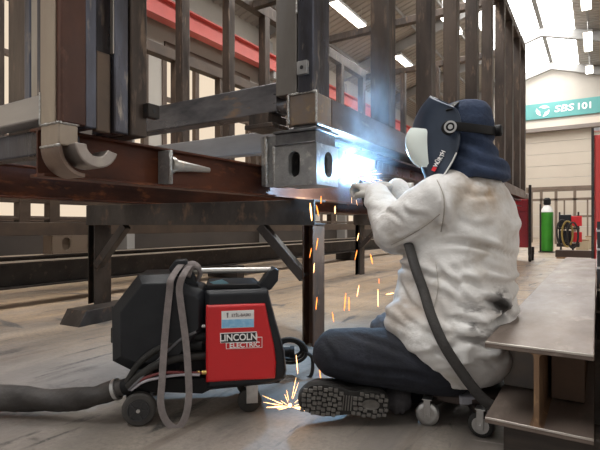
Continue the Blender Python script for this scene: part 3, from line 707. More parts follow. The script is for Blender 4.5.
# wheels
def wheel(x, y, r, w, nm='wheel'):
    o = obj(nm, B().lathe((x, y, r), (0, 1, 0), [(0, r*.62), (.002, r*.9), (.008, r), (w-.008, r), (w-.002, r*.9), (w, r*.62)], 32), TYRE, wm, 0, 'auto')
    b = B(); b.lathe((x, y, r), (0, 1, 0), [(-.004, .001), (-.004, r*.22), (-.0015, r*.24), (-.0015, r*.58), (-.004, r*.60), (-.004, r*.66), (.002, r*.68)], 24)
    for k in range(5):
        a = 2*PI*k/5; u = Vector((math.cos(a), 0, math.sin(a)))
        b.obox(Vector((x, y-.003, r)) + u*r*.4, u*r*.2, Vector((0, .003, 0)), Vector((-u.z, 0, u.x))*r*.06)
    obj('hub', b, HUB, o, 0)
    obj('axle_cap', B().cyl((x, y-.008, r), (x, y-.003, r), r*.11), ZINC, o)
wx = mx(140, 407)[0]
wheel(wx, -.03, .056, .036); wheel(wx, DEP+.0, .056, .036)
obj('axle', B().cyl((wx, .005, .056), (wx, DEP, .056), .009).box(wx-.05, wx+.03, .02, DEP-.02, .065, .115), BLK2, wm)
for yy in (.05, DEP-.04):
    cx_ = mx(250, 398)[0]
    o = obj('caster', B().lathe((cx_, yy-.015, .042), (0, 1, 0), [(0, .03), (.004, .042), (.026, .042), (.03, .03)], 28), RUB, wm, 0, 'auto')
    obj('fork', B().box(cx_-.012, cx_+.03, yy-.022, yy-.017, .035, .115).box(cx_-.012, cx_+.03, yy+.017, yy+.022, .035, .115).box(cx_-.02, cx_+.04, yy-.025, yy+.025, .105, .118), ZINC, o, .002)
# logo and label
def mface(px, py, d=-.0135): x, z = mx(px, py); return frame_m((x, d, z), (1, 0, 0), (0, 0, 1))
def quad(name, m, p, d, parent): return obj(name, B().prism(outline(*p), lambda q: (q[0], d, q[1]), lambda q: (q[0], d+.004, q[1])), m, parent)
quad('logo_border', WHITE, ((220,332.3),(256.5,330.6),(257.3,336),(262,336),(262,346.6),(226,348.2),(225.8,342),(220.4,342.3)), -.0135, fp)
quad('logo_panel', BLACKP, ((220.8,333),(256,331.4),(256.2,340.6),(221,341.8)), -.0145, fp)
quad('logo_panel', REDP, ((226.6,342.4),(256.9,340.9),(257,336.7),(261.4,336.6),(261.4,346),(226.6,347.5)), -.0145, fp)
text('logo_text', 'LINCOLN', .0325, frame_m((*[mx(238.4, 336.6)[0], -.0155, mx(238.4, 336.6)[1]],), (1, 0, .012), (0, 0, 1)), WHITE, fp, .0005, .0007, sx=.93)
text('logo_text', 'ELECTRIC', .0245, frame_m((*[mx(244.5, 344.0)[0], -.0155, mx(244.5, 344.0)[1]],), (1, 0, .012), (0, 0, 1)), WHITE, fp, .0005, .0005, sx=1.0)
lb = quad('label_sticker', PAPER, ((221.5,310.5),(253.8,309.2),(253.8,326.3),(221.5,327.6)), -.0135, fp)
quad('label_band', LBLUE, ((221.7,319),(253.6,318),(253.6,326),(221.7,327.2)), -.0142, lb)
text('label_text', 'ETİL-BASKI', .0135, frame_m((mx(241, 314.4)[0], -.0145, mx(241, 314.4)[1]), (1, 0, 0), (0, 0, 1)), mat('grey_print', (.18, .16, .17), .6), lb, .0004, .0003)
quad('label_mark', mat('grey_print', (.18, .16, .17), .6), ((226.5,312),(228.5,312),(228,317),(227,317)), -.0142, lb)
# hoses in the side recess
def mp(px, py, d): x, z = mx(px, py); return Vector((x, d, z))
def curve(pts, n=8):                              # smooth polyline through points
    pts = [Vector(p) for p in pts]; q = [pts[0]*2-pts[1]] + pts + [pts[-1]*2-pts[-2]]; out = []
    for i in range(1, len(q)-2):
        for k in range(n):
            t = k/n; a, b_, c, d = q[i-1], q[i], q[i+1], q[i+2]
            out.append(.5*((2*b_) + (c-a)*t + (2*a-5*b_+4*c-d)*t*t + (3*b_-a-3*c+d)*t**3))
    out.append(pts[-1]); return out
def hose(nm, pts, r, m, par=wm): return obj(nm, B().tube(curve(pts), r, 10), m, par, 0, True)
hose('hose', [mp(204,343,.03), mp(185,344,.02), mp(160,348,-.005), mp(140,362,-.01), mp(126,384,0)], .011, RUB)
hose('hose', [mp(206,357,.02), mp(185,358,.01), mp(160,362,-.02), mp(142,373,-.02), mp(129,386,-.01)], .014, RUB)
hose('hose', [mp(203,373,.0), mp(190,372,-.01), mp(165,370,-.03), mp(145,376,-.03), mp(131,386,-.02)], .005, mat('red_thin_hose', (.16, .03, .03), .5))
hose('hose', [mp(200,374,-.01), mp(180,373,-.02), mp(160,375,-.03), mp(145,379,-.03), mp(132,388,-.02)], .005, mat('pale_grey_hose', (.42, .40, .44), .5))
hose('hose', [mp(196,332,.0), mp(180,340,.0), mp(160,358,-.01), mp(142,376,-.03), mp(130,388,-.02)], .005, mat('grey_thin_cable', (.12, .12, .13), .5))
obj('connector', B().lathe(mp(188,339,.03), (1, 0, 0), [(0,.014),(.02,.014),(.021,.019),(.05,.019),(.051,.016),(.075,.016)], 18).lathe(mp(184,347,.02), (1, 0, 0), [(0,.012),(.02,.018),(.06,.018)], 18), BLK2, wm, 0, 'auto')
obj('connector', B().lathe(mp(193,373,.0), (1, 0, 0), [(0,.005),(.012,.005),(.013,.008),(.022,.008),(.023,.005),(.03,.005),(.031,.008),(.05,.008)], 12), BRASS, wm, 0, 'auto', label='brass hose fitting')
obj('connector', B().lathe(mp(189,328,.02), (1, 0, 0), [(0,.006),(.02,.006),(.021,.009),(.035,.009),(.036,.006),(.06,.006)], 12), ZINC, wm, 0, 'auto', label='bright hose fitting')
# the machine's pose
wm.location = mo; wm.rotation_euler = (0, 0, TH + MA)
MM = Matrix.Translation(mo) @ Matrix.Rotation(TH + MA, 4, 'Z')
def mw(px, py, d): return MM @ mp(px, py, d)
# grey webbing strap hung over the handle
def strap(pts, w, th, wdir):
    pts = curve(pts, 10); b = B(); rings = []
    for i, p in enumerate(pts):
        d = (pts[min(i+1, len(pts)-1)]-pts[max(i-1, 0)]).normalized(); u = Vector(wdir[i*(len(wdir)-1)//max(1,len(pts)-1)]) if isinstance(wdir, list) else Vector(wdir)
        u = (u-d*d.dot(u)).normalized(); v = d.cross(u)
        rings.append([p+u*w+v*th, p-u*w+v*th, p-u*w-v*th, p+u*w-v*th])
    return b.loft(rings)
mr = RT*math.cos(MA)+FW*math.sin(MA); mf = FW*math.cos(MA)-RT*math.sin(MA)
st = thing('webbing_strap', 'grey webbing strap looped over the machine handle and hanging to the floor', 'strap', mw(180, 420, -.03))
xs = strap([mw(186,272,.10), mw(181,265,.088), mw(172,278,-.014), mw(170,292,-.018), mw(166,335,-.030), mw(164,375,-.050), mw(163,398,-.056), mw(168,414,-.056), mw(178,421.5,-.056), mw(186,412,-.056),
            mw(190,392,-.054), mw(189,365,-.045), mw(186,335,-.030), mw(181,300,-.022), mw(180,286,-.018), mw(184,274,-.012), mw(190,267,.085), mw(196,272,.112)], .0115, .0016, mr)
obj('hanging_loop', xs, WEB, st, .0008, True)
obj('knot', B().tube(curve([mw(184,278,.06), mw(188,268,.075), mw(195,268,.09), mw(199,275,.10), mw(196,283,.11)]), .019, 12, (mr, .45)), WEB, st, 0, True)
# sleeved cable bundle on the floor
sv = thing('sleeved_cable', 'thick dark wrapped cable bundle lying on the floor left of the machine', 'cable', P(60, 402, 1.7))
sv_pts = curve([P(-60,396,1.66), P(0,397.5,1.68), P(50,400,1.66), P(85,398,1.63), P(108,392,1.62), P(124,387,1.615)], 14)
b = B(); rings = []; n = 18
for i, p in enumerate(sv_pts):
    d = (sv_pts[min(i+1,len(sv_pts)-1)]-sv_pts[max(i-1,0)]).normalized(); u = d.cross(UP).normalized(); v = u.cross(d)
    k = i/(len(sv_pts)-1); R0 = .044-.016*k
    rings.append([p + (u*math.cos(2*PI*j/n)+v*math.sin(2*PI*j/n))*(R0*(.90+.24*abs(math.sin(2*PI*j/n + i*.16))) + .002*noise.noise(p*40+Vector((j, 0, 0)))) for j in range(n)])
lowest = min(q.z for r in rings for q in r)
obj('sleeve', b.loft(rings), SLEEVE, sv, 0, True)
p1, p0 = sv_pts[-1], sv_pts[-4]; dd = (p1-p0).normalized()
obj('clamp_ring', B().lathe(p1-dd*.035, dd, [(0,.033),(.002,.037),(.014,.037),(.016,.033)], 24), ZINC, sv, 0, 'auto')
obj('cuff', B().lathe(p1-dd*.015, dd, [(0,.026),(.035,.028),(.05,.022)], 24), BLK2, sv, 0, 'auto')
# coiled cable right of the machine
cb = thing('cable_coil', 'black cable coil on the floor between the machine and the knee of the welder', 'cable', P(296, 375, 2.15))
b = B()
ccn = P(290, 352, 2.1)
for k in range(3):
    b.tube([ccn + RT*(.075-.012*k)*math.cos(a) + UP*((.055-.01*k)*math.sin(a)-.0*k) + FW*(.03*math.sin(a*.5)+.02*k) for a in [2*PI*i/28 for i in range(29)]], .0075, 8)
b.tube(curve([ccn+RT*.07, ccn+RT*.10-UP*.03, ccn+RT*.09-UP*.11, ccn+RT*.02-UP*.13+FW*.05]), .008, 8)
obj('cable', b, RUB, cb, 0, True)
obj('connector', B().cyl(ccn-RT*.09, ccn+RT*.0, .022).cyl(ccn, ccn+RT*.02, .027), BLK2, cb, .002)

# ------------------------------------------------------------------ the welder
F_ = D(-.70, .714); L_ = D(-.714, -.70)
pel = P(461, 350, 1.72); chest = P(458, 250, 1.73); neck = P(470, 176, 1.72)
pr = thing('person', 'seated welder in pale leather jacket, navy hood and dark helmet, reaching to the arc', 'person', (pel.x, pel.y, 0))
shL, shR = P(441, 197, 1.60), P(488, 197, 1.86)
elL, wrL = P(395, 233, 1.73), P(377, 196, 1.95)
elR, wrR = P(428, 222, 2.08), P(397, 190, 2.18)
hipL, hipR = P(447, 364, 1.63), P(478, 362, 1.83)
knL, knR = P(337, 353, 1.66), P(389, 331, 2.03)
anL, anR = P(440, 402, 1.93), P(398, 400, 1.69)
head = P(455, 133, 1.70)
def ering(c, a, b_, ua, ub, n=24, e=1.0):
    return [c + ua*a*math.copysign(abs(math.cos(2*PI*j/n))**e, math.cos(2*PI*j/n)) + ub*b_*math.copysign(abs(math.sin(2*PI*j/n))**e, math.sin(2*PI*j/n)) for j in range(n)]
def caps(pts, rad):                                # add rounded ends to a tube
    pts = [Vector(p) for p in pts]; a, b_ = (pts[0]-pts[1]).normalized(), (pts[-1]-pts[-2]).normalized()
    return ([pts[0]+a*rad[0]*.95, pts[0]+a*rad[0]*.75, pts[0]+a*rad[0]*.4] + pts + [pts[-1]+b_*rad[-1]*.4, pts[-1]+b_*rad[-1]*.75, pts[-1]+b_*rad[-1]*.95],
            [rad[0]*.3, rad[0]*.66, rad[0]*.92] + list(rad) + [rad[-1]*.92, rad[-1]*.66, rad[-1]*.3])
def limb(b, pts, rad, n=16): p, r = caps(pts, rad); b.tube(p, r, n); return b
mid = lambda a, b_, t: Vector(a).lerp(Vector(b_), t)
# body: one slim continuous figure inside the clothes
b = B()
b.loft([ering(pel-UP*.05, .12, .09, L_, F_), ering(pel+UP*.05, .14, .10, L_, F_), ering(mid(pel, chest, .6), .12, .09, L_, F_), ering(chest, .14, .10, L_, F_), ering(mid(chest, neck, .7), .14, .08, L_, F_), ering(neck, .055, .055, L_, F_)])
limb(b, [neck-UP*.04, mid(neck, head, .6)], [.052, .052])
for s_, e_, w_ in ((shL, elL, wrL), (shR, elR, wrR)): limb(b, [s_, mid(s_, e_, .5), e_, mid(e_, w_, .4), w_], [.052, .045, .036, .038, .026])
for a_, k_, n_ in ((hipL, knL, anL), (hipR, knR, anR)): limb(b, [a_, mid(a_, k_, .5), k_, mid(k_, n_, .35), n_], [.08, .068, .052, .052, .034])
hf = (F_*.9 - UP*.30).normalized(); hu = (UP*.95 + F_*.30).normalized(); hl = L_
b.loft([[head + hu*z + hl*a*math.cos(q) + hf*(c*math.sin(q)+o) for q in [2*PI*j/20 for j in range(20)]] for z, a, c, o in
        ((-.105,.02,.03,.04),(-.09,.038,.05,.03),(-.055,.054,.07,.012),(0,.062,.08,0),(.04,.062,.08,-.008),(.07,.048,.062,-.014),(.090,.018,.026,-.014))])
b.tube([head+hf*.088+hu*.01, head+hf*.112-hu*.022, head+hf*.09-hu*.03], [.010, .014, .010], 8)      # nose
for s_ in (-1, 1): b.tube([head+hl*s_*.072+hu*.025, head+hl*s_*.083-hf*.004, head+hl*s_*.072-hu*.03], [.008, .014, .008], 8)   # ears
body = rebuilt('body', b, SKIN, pr, .011, 3)
for s_ in (-1, 1): obj('eye', B().ball(head+hf*.083+hl*s_*.032+hu*.012, .011, 8), WHITE, body, 0, True)
obj('mouth', B().tube([head+hf*.082-hu*.058+hl*.022, head+hf*.088-hu*.06, head+hf*.082-hu*.058-hl*.022], .005, 8), mat('lips', (.4, .16, .14), .5), body, 0, True)

# jacket
def fold(p, d, w, s): return s*math.exp(-(p.dot(d)-w)**2/.0004)
def jdisp(p):
    q = p - pel
    n = noise.noise(Vector((q.x*9, q.y*9, q.z*5)))*.007 + noise.noise(q*20)*.004
    zz = q.z; a = q.dot(RT)
    rid = 0.0
    for k, (z0, sl, am, wd) in enumerate(((.035, .35, .011, .012), (.10, -.25, .010, .012), (.155, .45, .012, .013), (.215, -.35, .009, .012), (.30, -.12, .014, .010), (.37, .5, .007, .014), (.42, -.4, .007, .014))):
        dz = zz - z0 - sl*a + .025*noise.noise(Vector((a*6, k*3.3, zz*4)))
        rid += am*math.exp(-dz*dz/(2*wd*wd)) * (.5+.8*max(0, noise.noise(Vector((a*7+k*5, q.dot(FW)*6, k))))) - .6*am*math.exp(-(dz+.022)**2/(2*wd*wd))
    k_ = min(1, max(.25, (q.z+.06)/.10))
    return n*k_ + rid*1.15*k_
def sleeve_d(b, pts, rad): return limb(b, pts, rad, 20)
b = B()
cb_ = P(454, 306, 1.72)
rg = [(pel-UP*.085+D(-.015,0), .195, .160), (pel-UP*.02+D(-.026,0), .220, .190), (pel+UP*.06+D(-.022,0), .225, .195), (cb_, .235, .205), (mid(cb_, chest, .5), .225, .195), (chest+D(.012,0), .215, .180), (mid(chest, neck, .35)+D(.012,0), .210, .170),
      (mid(chest, neck, .62)+D(.006,0), .200, .150), (mid(chest, neck, .82), .165, .125), (mid(chest, neck, .95), .105, .105), (neck+UP*.02, .075, .085)]
b.loft([ering(c, a, d, L_, F_, 32, .9) for c, a, d in rg])
sleeve_d(b, [mid(shL, neck, .25)-UP*.01, shL-UP*.012, mid(shL, elL, .5), elL, mid(elL, wrL, .25)], [.085, .092, .088, .082, .074])
sleeve_d(b, [mid(elL, wrL, .0), mid(elL, wrL, .4), mid(elL, wrL, .75), wrL], [.078, .070, .062, .056])
sleeve_d(b, [mid(shR, neck, .25), shR, mid(shR, elR, .5), elR], [.085, .088, .080, .074])
sleeve_d(b, [elR, mid(elR, wrR, .5), wrR], [.074, .064, .054])
# skirt of the jacket lying over the near hip and the lap
limb(b, [P(478,352,1.62), P(452,342,1.585), P(425,330,1.60), P(404,320,1.65)], [.115, .120, .105, .075], 20)
LEA = bpy.data.materials.new('pale_welding_leather'); LEA.use_nodes = True
def leather():
    nt = LEA.node_tree; N = nt.nodes; Lk = nt.links; bs = N['Principled BSDF']; bs.inputs['Roughness'].default_value = .72
    tc = N.new('ShaderNodeTexCoord')
    def nz(s, a, c, d=6, st=(1,1,1)):
        mp_ = N.new('ShaderNodeMapping'); mp_.inputs['Scale'].default_value = st; Lk.new(tc.outputs['Object'], mp_.inputs[0])
        n = N.new('ShaderNodeTexNoise'); n.inputs['Scale'].default_value = s; n.inputs['Detail'].default_value = d; Lk.new(mp_.outputs[0], n.inputs['Vector'])
        r = N.new('ShaderNodeMapRange'); r.inputs[1].default_value = a; r.inputs[2].default_value = c; Lk.new(n.outputs[0], r.inputs[0]); return r.outputs[0]
    def mix(f, a, c):
        x = N.new('ShaderNodeMix'); x.data_type = 'RGBA'
        for s, v in ((6, a), (7, c)):
            if isinstance(v, tuple): x.inputs[s].default_value = (*v, 1)
            else: Lk.new(v, x.inputs[s])
        Lk.new(f, x.inputs[0]); return x.outputs[2]
    def spot(c, r0, r1, f=None):                     # soft stain round a point of the jacket
        d = N.new('ShaderNodeVectorMath'); d.operation = 'DISTANCE'; Lk.new(tc.outputs['Object'], d.inputs[0]); d.inputs[1].default_value = c
        r = N.new('ShaderNodeMapRange'); r.inputs[1].default_value = r0; r.inputs[2].default_value = r1; r.inputs[3].default_value = 1; r.inputs[4].default_value = 0
        Lk.new(d.outputs['Value'], r.inputs[0])
        m_ = N.new('ShaderNodeMath'); m_.operation = 'MULTIPLY'; Lk.new(r.outputs[0], m_.inputs[0]); Lk.new(f if f else nz(10, .35, .6), m_.inputs[1]); return m_.outputs[0]
    c = mix(nz(5, .35, .65), (.80, .79, .775), (.68, .67, .655))
    c = mix(nz(9, .55, .72), c, (.52, .48, .43))
    o0 = wo(pr)
    soot = nz(9, .44, .52, 5, (1, 1, 3))
    c = mix(spot(tuple(on_jacket(500,305)-o0), .025, .085, soot), c, (.035, .033, .032))
    c = mix(spot(tuple(on_jacket(478,322)-o0), .02, .12, nz(12, .5, .62, 5, (1,1,3))), c, (.16, .15, .145))
    c = mix(spot(tuple(on_jacket(485,182)-o0), .04, .16), c, (.46, .34, .23))
    c = mix(spot(tuple(elL-o0), .03, .14), c, (.42, .36, .30))
    c = mix(spot(tuple(on_jacket(405,300)-o0), .05, .2), c, (.42, .36, .31))
    Lk.new(c, bs.inputs['Base Color'])
    bp = N.new('ShaderNodeBump'); bp.inputs['Strength'].default_value = .35; bp.inputs['Distance'].default_value = .012
    Lk.new(nz(24, .2, .8, 8), bp.inputs['Height']); Lk.new(bp.outputs[0], bs.inputs['Normal'])
jk = rebuilt('jacket', b, LEA, pr, .0085, 7, jdisp, label='pale grey leather welding jacket')
from mathutils.bvhtree import BVHTree
def caster(o):
    off = wo(o); me = o.data
    return BVHTree.FromPolygons([v.co + off for v in me.vertices], [tuple(p.vertices) for p in me.polygons])
JB = caster(jk)
def on_jacket(px, py, out=0.0):
    d = (P(px, py, 1)-EYE).normalized(); hit = JB.ray_cast(EYE, d)
    return (hit[0] + hit[1]*out) if hit[0] else P(px, py, 1.7)
def crease(o, lines, tree):
    off = wo(o); me = o.data; me.update()
    vn = [v.normal.copy() for v in me.vertices]; add = [0.0]*len(vn)
    for pts, dep, w in lines:
        poly = []
        for q in curve([Vector((x, y, 0)) for x, y in pts], 10):
            hit = tree.ray_cast(EYE, (P(q.x, q.y, 1)-EYE).normalized())
            if hit[0]: poly.append(hit[0])
        n_ = len(poly)
        for i, v in enumerate(me.vertices):
            p = v.co + off
            d, k = min(((p-q).length_squared, j) for j, q in enumerate(poly)) if (p-poly[n_//2]).length < .25 else (9, 0)
            if d < .004:
                fade = min(1, (min(k, n_-1-k)+1.0)/(n_*.28)); d = math.sqrt(d)
                add[i] += fade*dep*(-math.exp(-(d/w)**2) + .45*math.exp(-((d-2.1*w)/(w*1.1))**2))
    for i, v in enumerate(me.vertices):
        if add[i]: v.co += vn[i]*max(-.022, min(.012, add[i]))
    me.update()
crease(jk, [([(436,244),(455,242),(482,246),(514,256)], .018, .010), ([(440,178),(446,200),(445,218),(441,238)], .009, .008), ([(386,246),(408,237),(424,228),(441,216)], .007, .007),
    ([(428,258),(440,272),(458,290),(470,304)], .011, .010), ([(447,262),(462,276),(484,290)], .010, .009), ([(478,262),(495,270),(514,276)], .009, .009), ([(482,300),(497,304),(510,314)], .020, .010),
    ([(450,318),(470,322),(492,332)], .013, .009), ([(436,296),(441,312),(452,330)], .010, .009), ([(458,338),(478,342),(498,352)], .010, .009), ([(399,280),(408,300),(424,316)], .010, .009),
    ([(395,305),(405,318),(420,326)], .009, .008), ([(458,190),(478,196),(505,190)], .006, .010), ([(452,214),(474,226),(500,224)], .006, .011), ([(400,205),(410,214),(428,216)], .008, .008), ([(380,215),(390,212),(404,224)], .009, .007),
    ([(470,360),(485,362),(500,368)], .009, .008), ([(425,340),(440,352),(462,362)], .007, .008)], JB)
JB = caster(jk)
leather()
SEAM = mat('jacket_seam', (.40, .37, .33), .8)
def seam(pts, r=.0022): obj('seam', B().tube([on_jacket(*p, .0004) for p in [(q.x, q.y) for q in curve([Vector((x, y, 0)) for x, y in pts], 8)]], r, 6), SEAM, jk, 0, True)
seam([(437,180),(443,195),(444,212),(441,232)]); seam([(391,245),(405,238),(425,226),(440,214)], .0016)
seam([(436,262),(438,290),(430,320)], .0015)
# trousers
def tdisp(p): q = p-pel; return noise.noise(Vector((q.x*8, q.y*8, q.z*22)))*.004 + noise.noise(q*26)*.002
b = B()
b.loft([ering(pel-UP*.11, .11, .09, L_, F_), ering(pel-UP*.09, .165, .14, L_, F_), ering(pel-UP*.02, .175, .15, L_, F_), ering(pel+UP*.08, .165, .14, L_, F_)])
limb(b, [hipL+UP*-.012, mid(hipL, knL, .35), mid(hipL, knL, .75), knL], [.100, .106, .098, .088], 20)
limb(b, [knL, mid(knL, anL, .4)-UP*.005, anL], [.080, .072, .058], 20)
trL = rebuilt('trousers', b, DENIM, pr, .011, 5, tdisp, label='dark navy trousers')
b = B()
limb(b, [mid(hipR, knR, .25), mid(hipR, knR, .7), knR], [.10, .092, .083], 20)
limb(b, [knR, mid(knR, anR, .5)-UP*.02, anR], [.076, .062, .050], 20)
crease(trL, [([(335,362),(370,370),(410,374),(440,384)], .010, .009), ([(322,340),(334,356),(338,372)], .008, .008), ([(350,334),(380,344),(415,358)], .007, .010), ([(345,380),(375,384),(405,388)], .008, .007)], caster(trL))
rebuilt('trouser_leg', b, GREYCL, pr, .010, 4, lambda p: tdisp(p) + .003*math.sin((p-knR).dot(RT)*240), label='charcoal far knee')

# boots: the near sole faces the viewer, toe to the left
def foot_outline(n=40):
    pts = []
    ctl = [(0,.0),(.012,.030),(.04,.041),(.085,.040),(.125,.034),(.165,.041),(.215,.050),(.262,.046),(.293,.026),(.302,.0),(.293,-.024),(.262,-.040),(.215,-.046),(.165,-.040),(.125,-.034),(.085,-.039),(.04,-.040),(.012,-.028)]
    q = [Vector((x, y, 0)) for x, y in ctl]; q = q + q[:1]
    return [(p.x, p.y) for p in curve(q, 3)[:-1]]
FO = foot_outline()
def boot(heel, toe, sole_n, lab, tread=True):
    ax = (Vector(toe)-Vector(heel)).normalized(); sn = Vector(sole_n); sn = (sn-ax*ax.dot(sn)).normalized(); ay = ax.cross(sn)
    k = (Vector(toe)-Vector(heel)).length/.302; h0 = Vector(heel)
    put = lambda p, d: h0 + ax*p[0]*k + ay*p[1]*k*1.12 + sn*d
    bt = obj('boot', B().loft([[put((.14+(p[0]-.14)*s_*1.0+off, p[1]*sy), d) for p in FO] for d, s_, sy, off in
              ((-.026,1.0,1.0,0), (-.045,.99,1.0,0), (-.07,.95,.93,-.005), (-.088,.80,.84,-.02), (-.105,.55,.78,-.05), (-.13,.40,.80,-.075), (-.17,.36,.82,-.08))]), LEATHER, pr, 0, True, lab)
    so = obj('outsole', B().loft([[put((.15+(p[0]-.15)*s_, p[1]*s_), d) for p in FO] for d, s_ in ((-.03,1.0),(-.026,1.03),(-.006,1.03),(0,.99))]), SOLE, bt, 0, 'auto')
    if tread:
        b = B(); import bisect
        def halfw(x):
            ys = [p[1] for p in FO if abs(p[0]-x) < .014]; return (max(ys), min(ys)) if ys else (.02, -.02)
        x = .012; row = 0
        while x < .292:
            if .118 < x < .160: x += .0175; row += 1; continue
            hi_, lo_ = halfw(x); y = lo_+.007 + (.004 if row % 2 else 0)
            while y < hi_-.004:
                inh = ((x-.062)/.036)**2 + (y/.020)**2
                if inh > 1.0: b.obox(put((x+.003*math.sin(y*160), y), .0035), ax*.0066*k, ay*.0054, sn*.0045)
                y += .0150
            x += .0172; row += 1
        b.loft([[put((.062+.030*s_*math.cos(a), .016*s_*math.sin(a)), d) for a in [2*PI*j/20 for j in range(20)]] for d, s_ in ((-.002,1),(.004,1),(.004,.82),(.0015,.8))])
        for i in range(4): b.obox(put((.128+.009*i, 0), .0005), ax*.002, ay*.026, sn*.0015)
        obj('tread_blocks', b, SOLE2, so, .0008, label='worn tread blocks')
    return bt
heelR, toeR = P(389, 406, 1.585), P(299.5, 399.5, 1.575)
btR = boot(heelR, toeR, D(.05, -1, -.06), 'black work boot with its worn treaded sole towards the viewer')
boot(P(468, 404, 1.93), P(440, 407, 2.20), D(.0, -.12, -1), 'black work boot tucked under the stool', False)

# gloves: palm, four fingers closed round the torch, thumb
def glove(wr, tip_dir, palm_n, lab, cuff_to):
    b = B(); a = Vector(tip_dir).normalized(); n = Vector(palm_n); n = (n-a*a.dot(n)).normalized(); s_ = a.cross(n)
    pc_ = wr + a*.055
    b.loft([[wr + a*d + s_*w*math.cos(q) + n*t_*math.sin(q) for q in [2*PI*j/16 for j in range(16)]] for d, w, t_ in ((-.07,.052,.045),(-.02,.042,.034),(.02,.044,.026),(.06,.050,.024),(.09,.048,.020),(.10,.03,.01))])
    for k, (off, ln) in enumerate(((.036,.92),(.012,1.0),(-.013,.95),(-.037,.78))):
        r0 = wr + a*.085 + s_*off
        p = [r0 - a*.02, r0 + n*.002, r0 + a*.040*ln + n*.012, r0 + a*.052*ln + n*.044*ln, r0 + a*.022*ln + n*.062*ln]
        limb(b, p, [.012, .0125, .012, .011, .0095], 10)
    t0 = wr + a*.025 + s_*.036 + n*.008
    limb(b, [t0-s_*.02, t0+s_*.008, t0+a*.034+s_*.016+n*.022, t0+a*.058+s_*.0+n*.045], [.016, .0155, .013, .011], 10)
    return rebuilt('glove', b, GLOVE, pr, .0045, 2, label=lab), pc_, a, n, s_
arc = P(354, 173, 2.47)
handL = P(368, 181, 2.02)
g1, pcL, aL, nL, sL = glove(wrL, handL-wrL + D(-.02, .02, -.01), D(-.35, .55, -.75), 'near pale glove gripping the torch', elL)
g2, pcR, aR, nR, sR = glove(wrR, P(372, 186, 2.22)-wrR, D(-.2, -.3, -.9), 'far pale glove steadying the torch', elR)
# hood
b = B()
hc = P(470, 129, 1.71)
def hring(px, py, w, d, t=1.71, tilt=0): return ering(P(px, py, t), w, d, L_, F_ + UP*tilt, 24)
b.loft([hring(466,101.5,.03,.03), hring(465,104,.064,.070), hring(464,112,.088,.098), hring(464,125,.098,.108), hring(465,137,.096,.102), hring(466,147,.092,.096), hring(469,156,.102,.104), hring(472,166,.128,.118), hring(474,176,.150,.128), hring(474,181,.148,.125)])
def hdisp(p):
    q = p-hc; zz = q.z
    return noise.noise(q*14)*.005 + (.006*math.sin(zz*110+q.dot(RT)*40+3*noise.noise(q*9)) if zz < -.045 else 0)
rebuilt('hood', b, NAVY, pr, .009, 3, hdisp, label='navy cloth hood')

# helmet : curved shell lofted along its profile, open to the back
hm = thing('welding_helmet', 'dark flip-front welding helmet with white brand lettering worn over the navy hood', 'helmet', head)
hm.parent = None
E = lambda r, f, z: head + D(r, f, z)
sec_ = []   # from crown to chin, each section: front point (px,py) and rear point on the near side, half width
prof = [((434,97),(455,108),.070), ((421,105),(459,113),.098), ((412,115),(461,122),.108), ((406.5,127),(460.5,133),.112), ((408,138),(459.5,143),.112), ((412,150),(457,153),.108), ((419,162),(452,163),.10), ((427,174),(446,173),.085), ((433,183),(440,181),.065)]
rings = []
for (fp_, rp_, hw) in prof:
    f0 = P(*fp_, 1.70) - L_*0 ; r0 = P(*rp_, 1.585)
    f0 = P(fp_[0], fp_[1], 1.735)
    row = []
    fdir = (F_ + D(-.1, 0)).normalized()
    rowc = r0 - L_*hw                                 # mid plane, at the rear edge depth
    n = 15
    for j in range(n):
        a = PI*(j/(n-1))                              # near rear edge -> front -> far rear edge
        fr = f0 - rowc; fr = fr - L_*fr.dot(L_)*.55
        row.append(rowc + L_*hw*math.copysign(abs(math.cos(a))**.75, math.cos(a)) + fr*abs(math.sin(a))**.8)
    rings.append(row)
bb = B(); V = [[bb.bm.verts.new(p) for p in r] for r in rings]
for a_, c_ in zip(V, V[1:]):
    for j in range(len(a_)-1): bb.face([a_[j], a_[j+1], c_[j+1], c_[j]])
sh = obj('shell', bb, HELM, hm, 0, True)
md = sh.modifiers.new('sub', 'SUBSURF'); md.levels = 2; md.render_levels = 2
md = sh.modifiers.new('thick', 'SOLIDIFY'); md.thickness = .006; md.offset = -1
def shell_pt(u, v, out=.0):                           # u along profile 0..8, v 0..14
    i = min(int(u), len(rings)-2); j = min(int(v), 13); fu, fv = u-i, v-j
    p = (rings[i][j]*(1-fu)*(1-fv) + rings[i+1][j]*fu*(1-fv) + rings[i][j+1]*(1-fu)*fv + rings[i+1][j+1]*fu*fv)
    du = rings[i+1][j]-rings[i][j]; dv = rings[i][j+1]-rings[i][j]; n_ = dv.cross(du).normalized()
    if n_.dot(p-head) < 0: n_ = -n_
    return p + n_*out, n_, du.normalized(), dv.normalized()
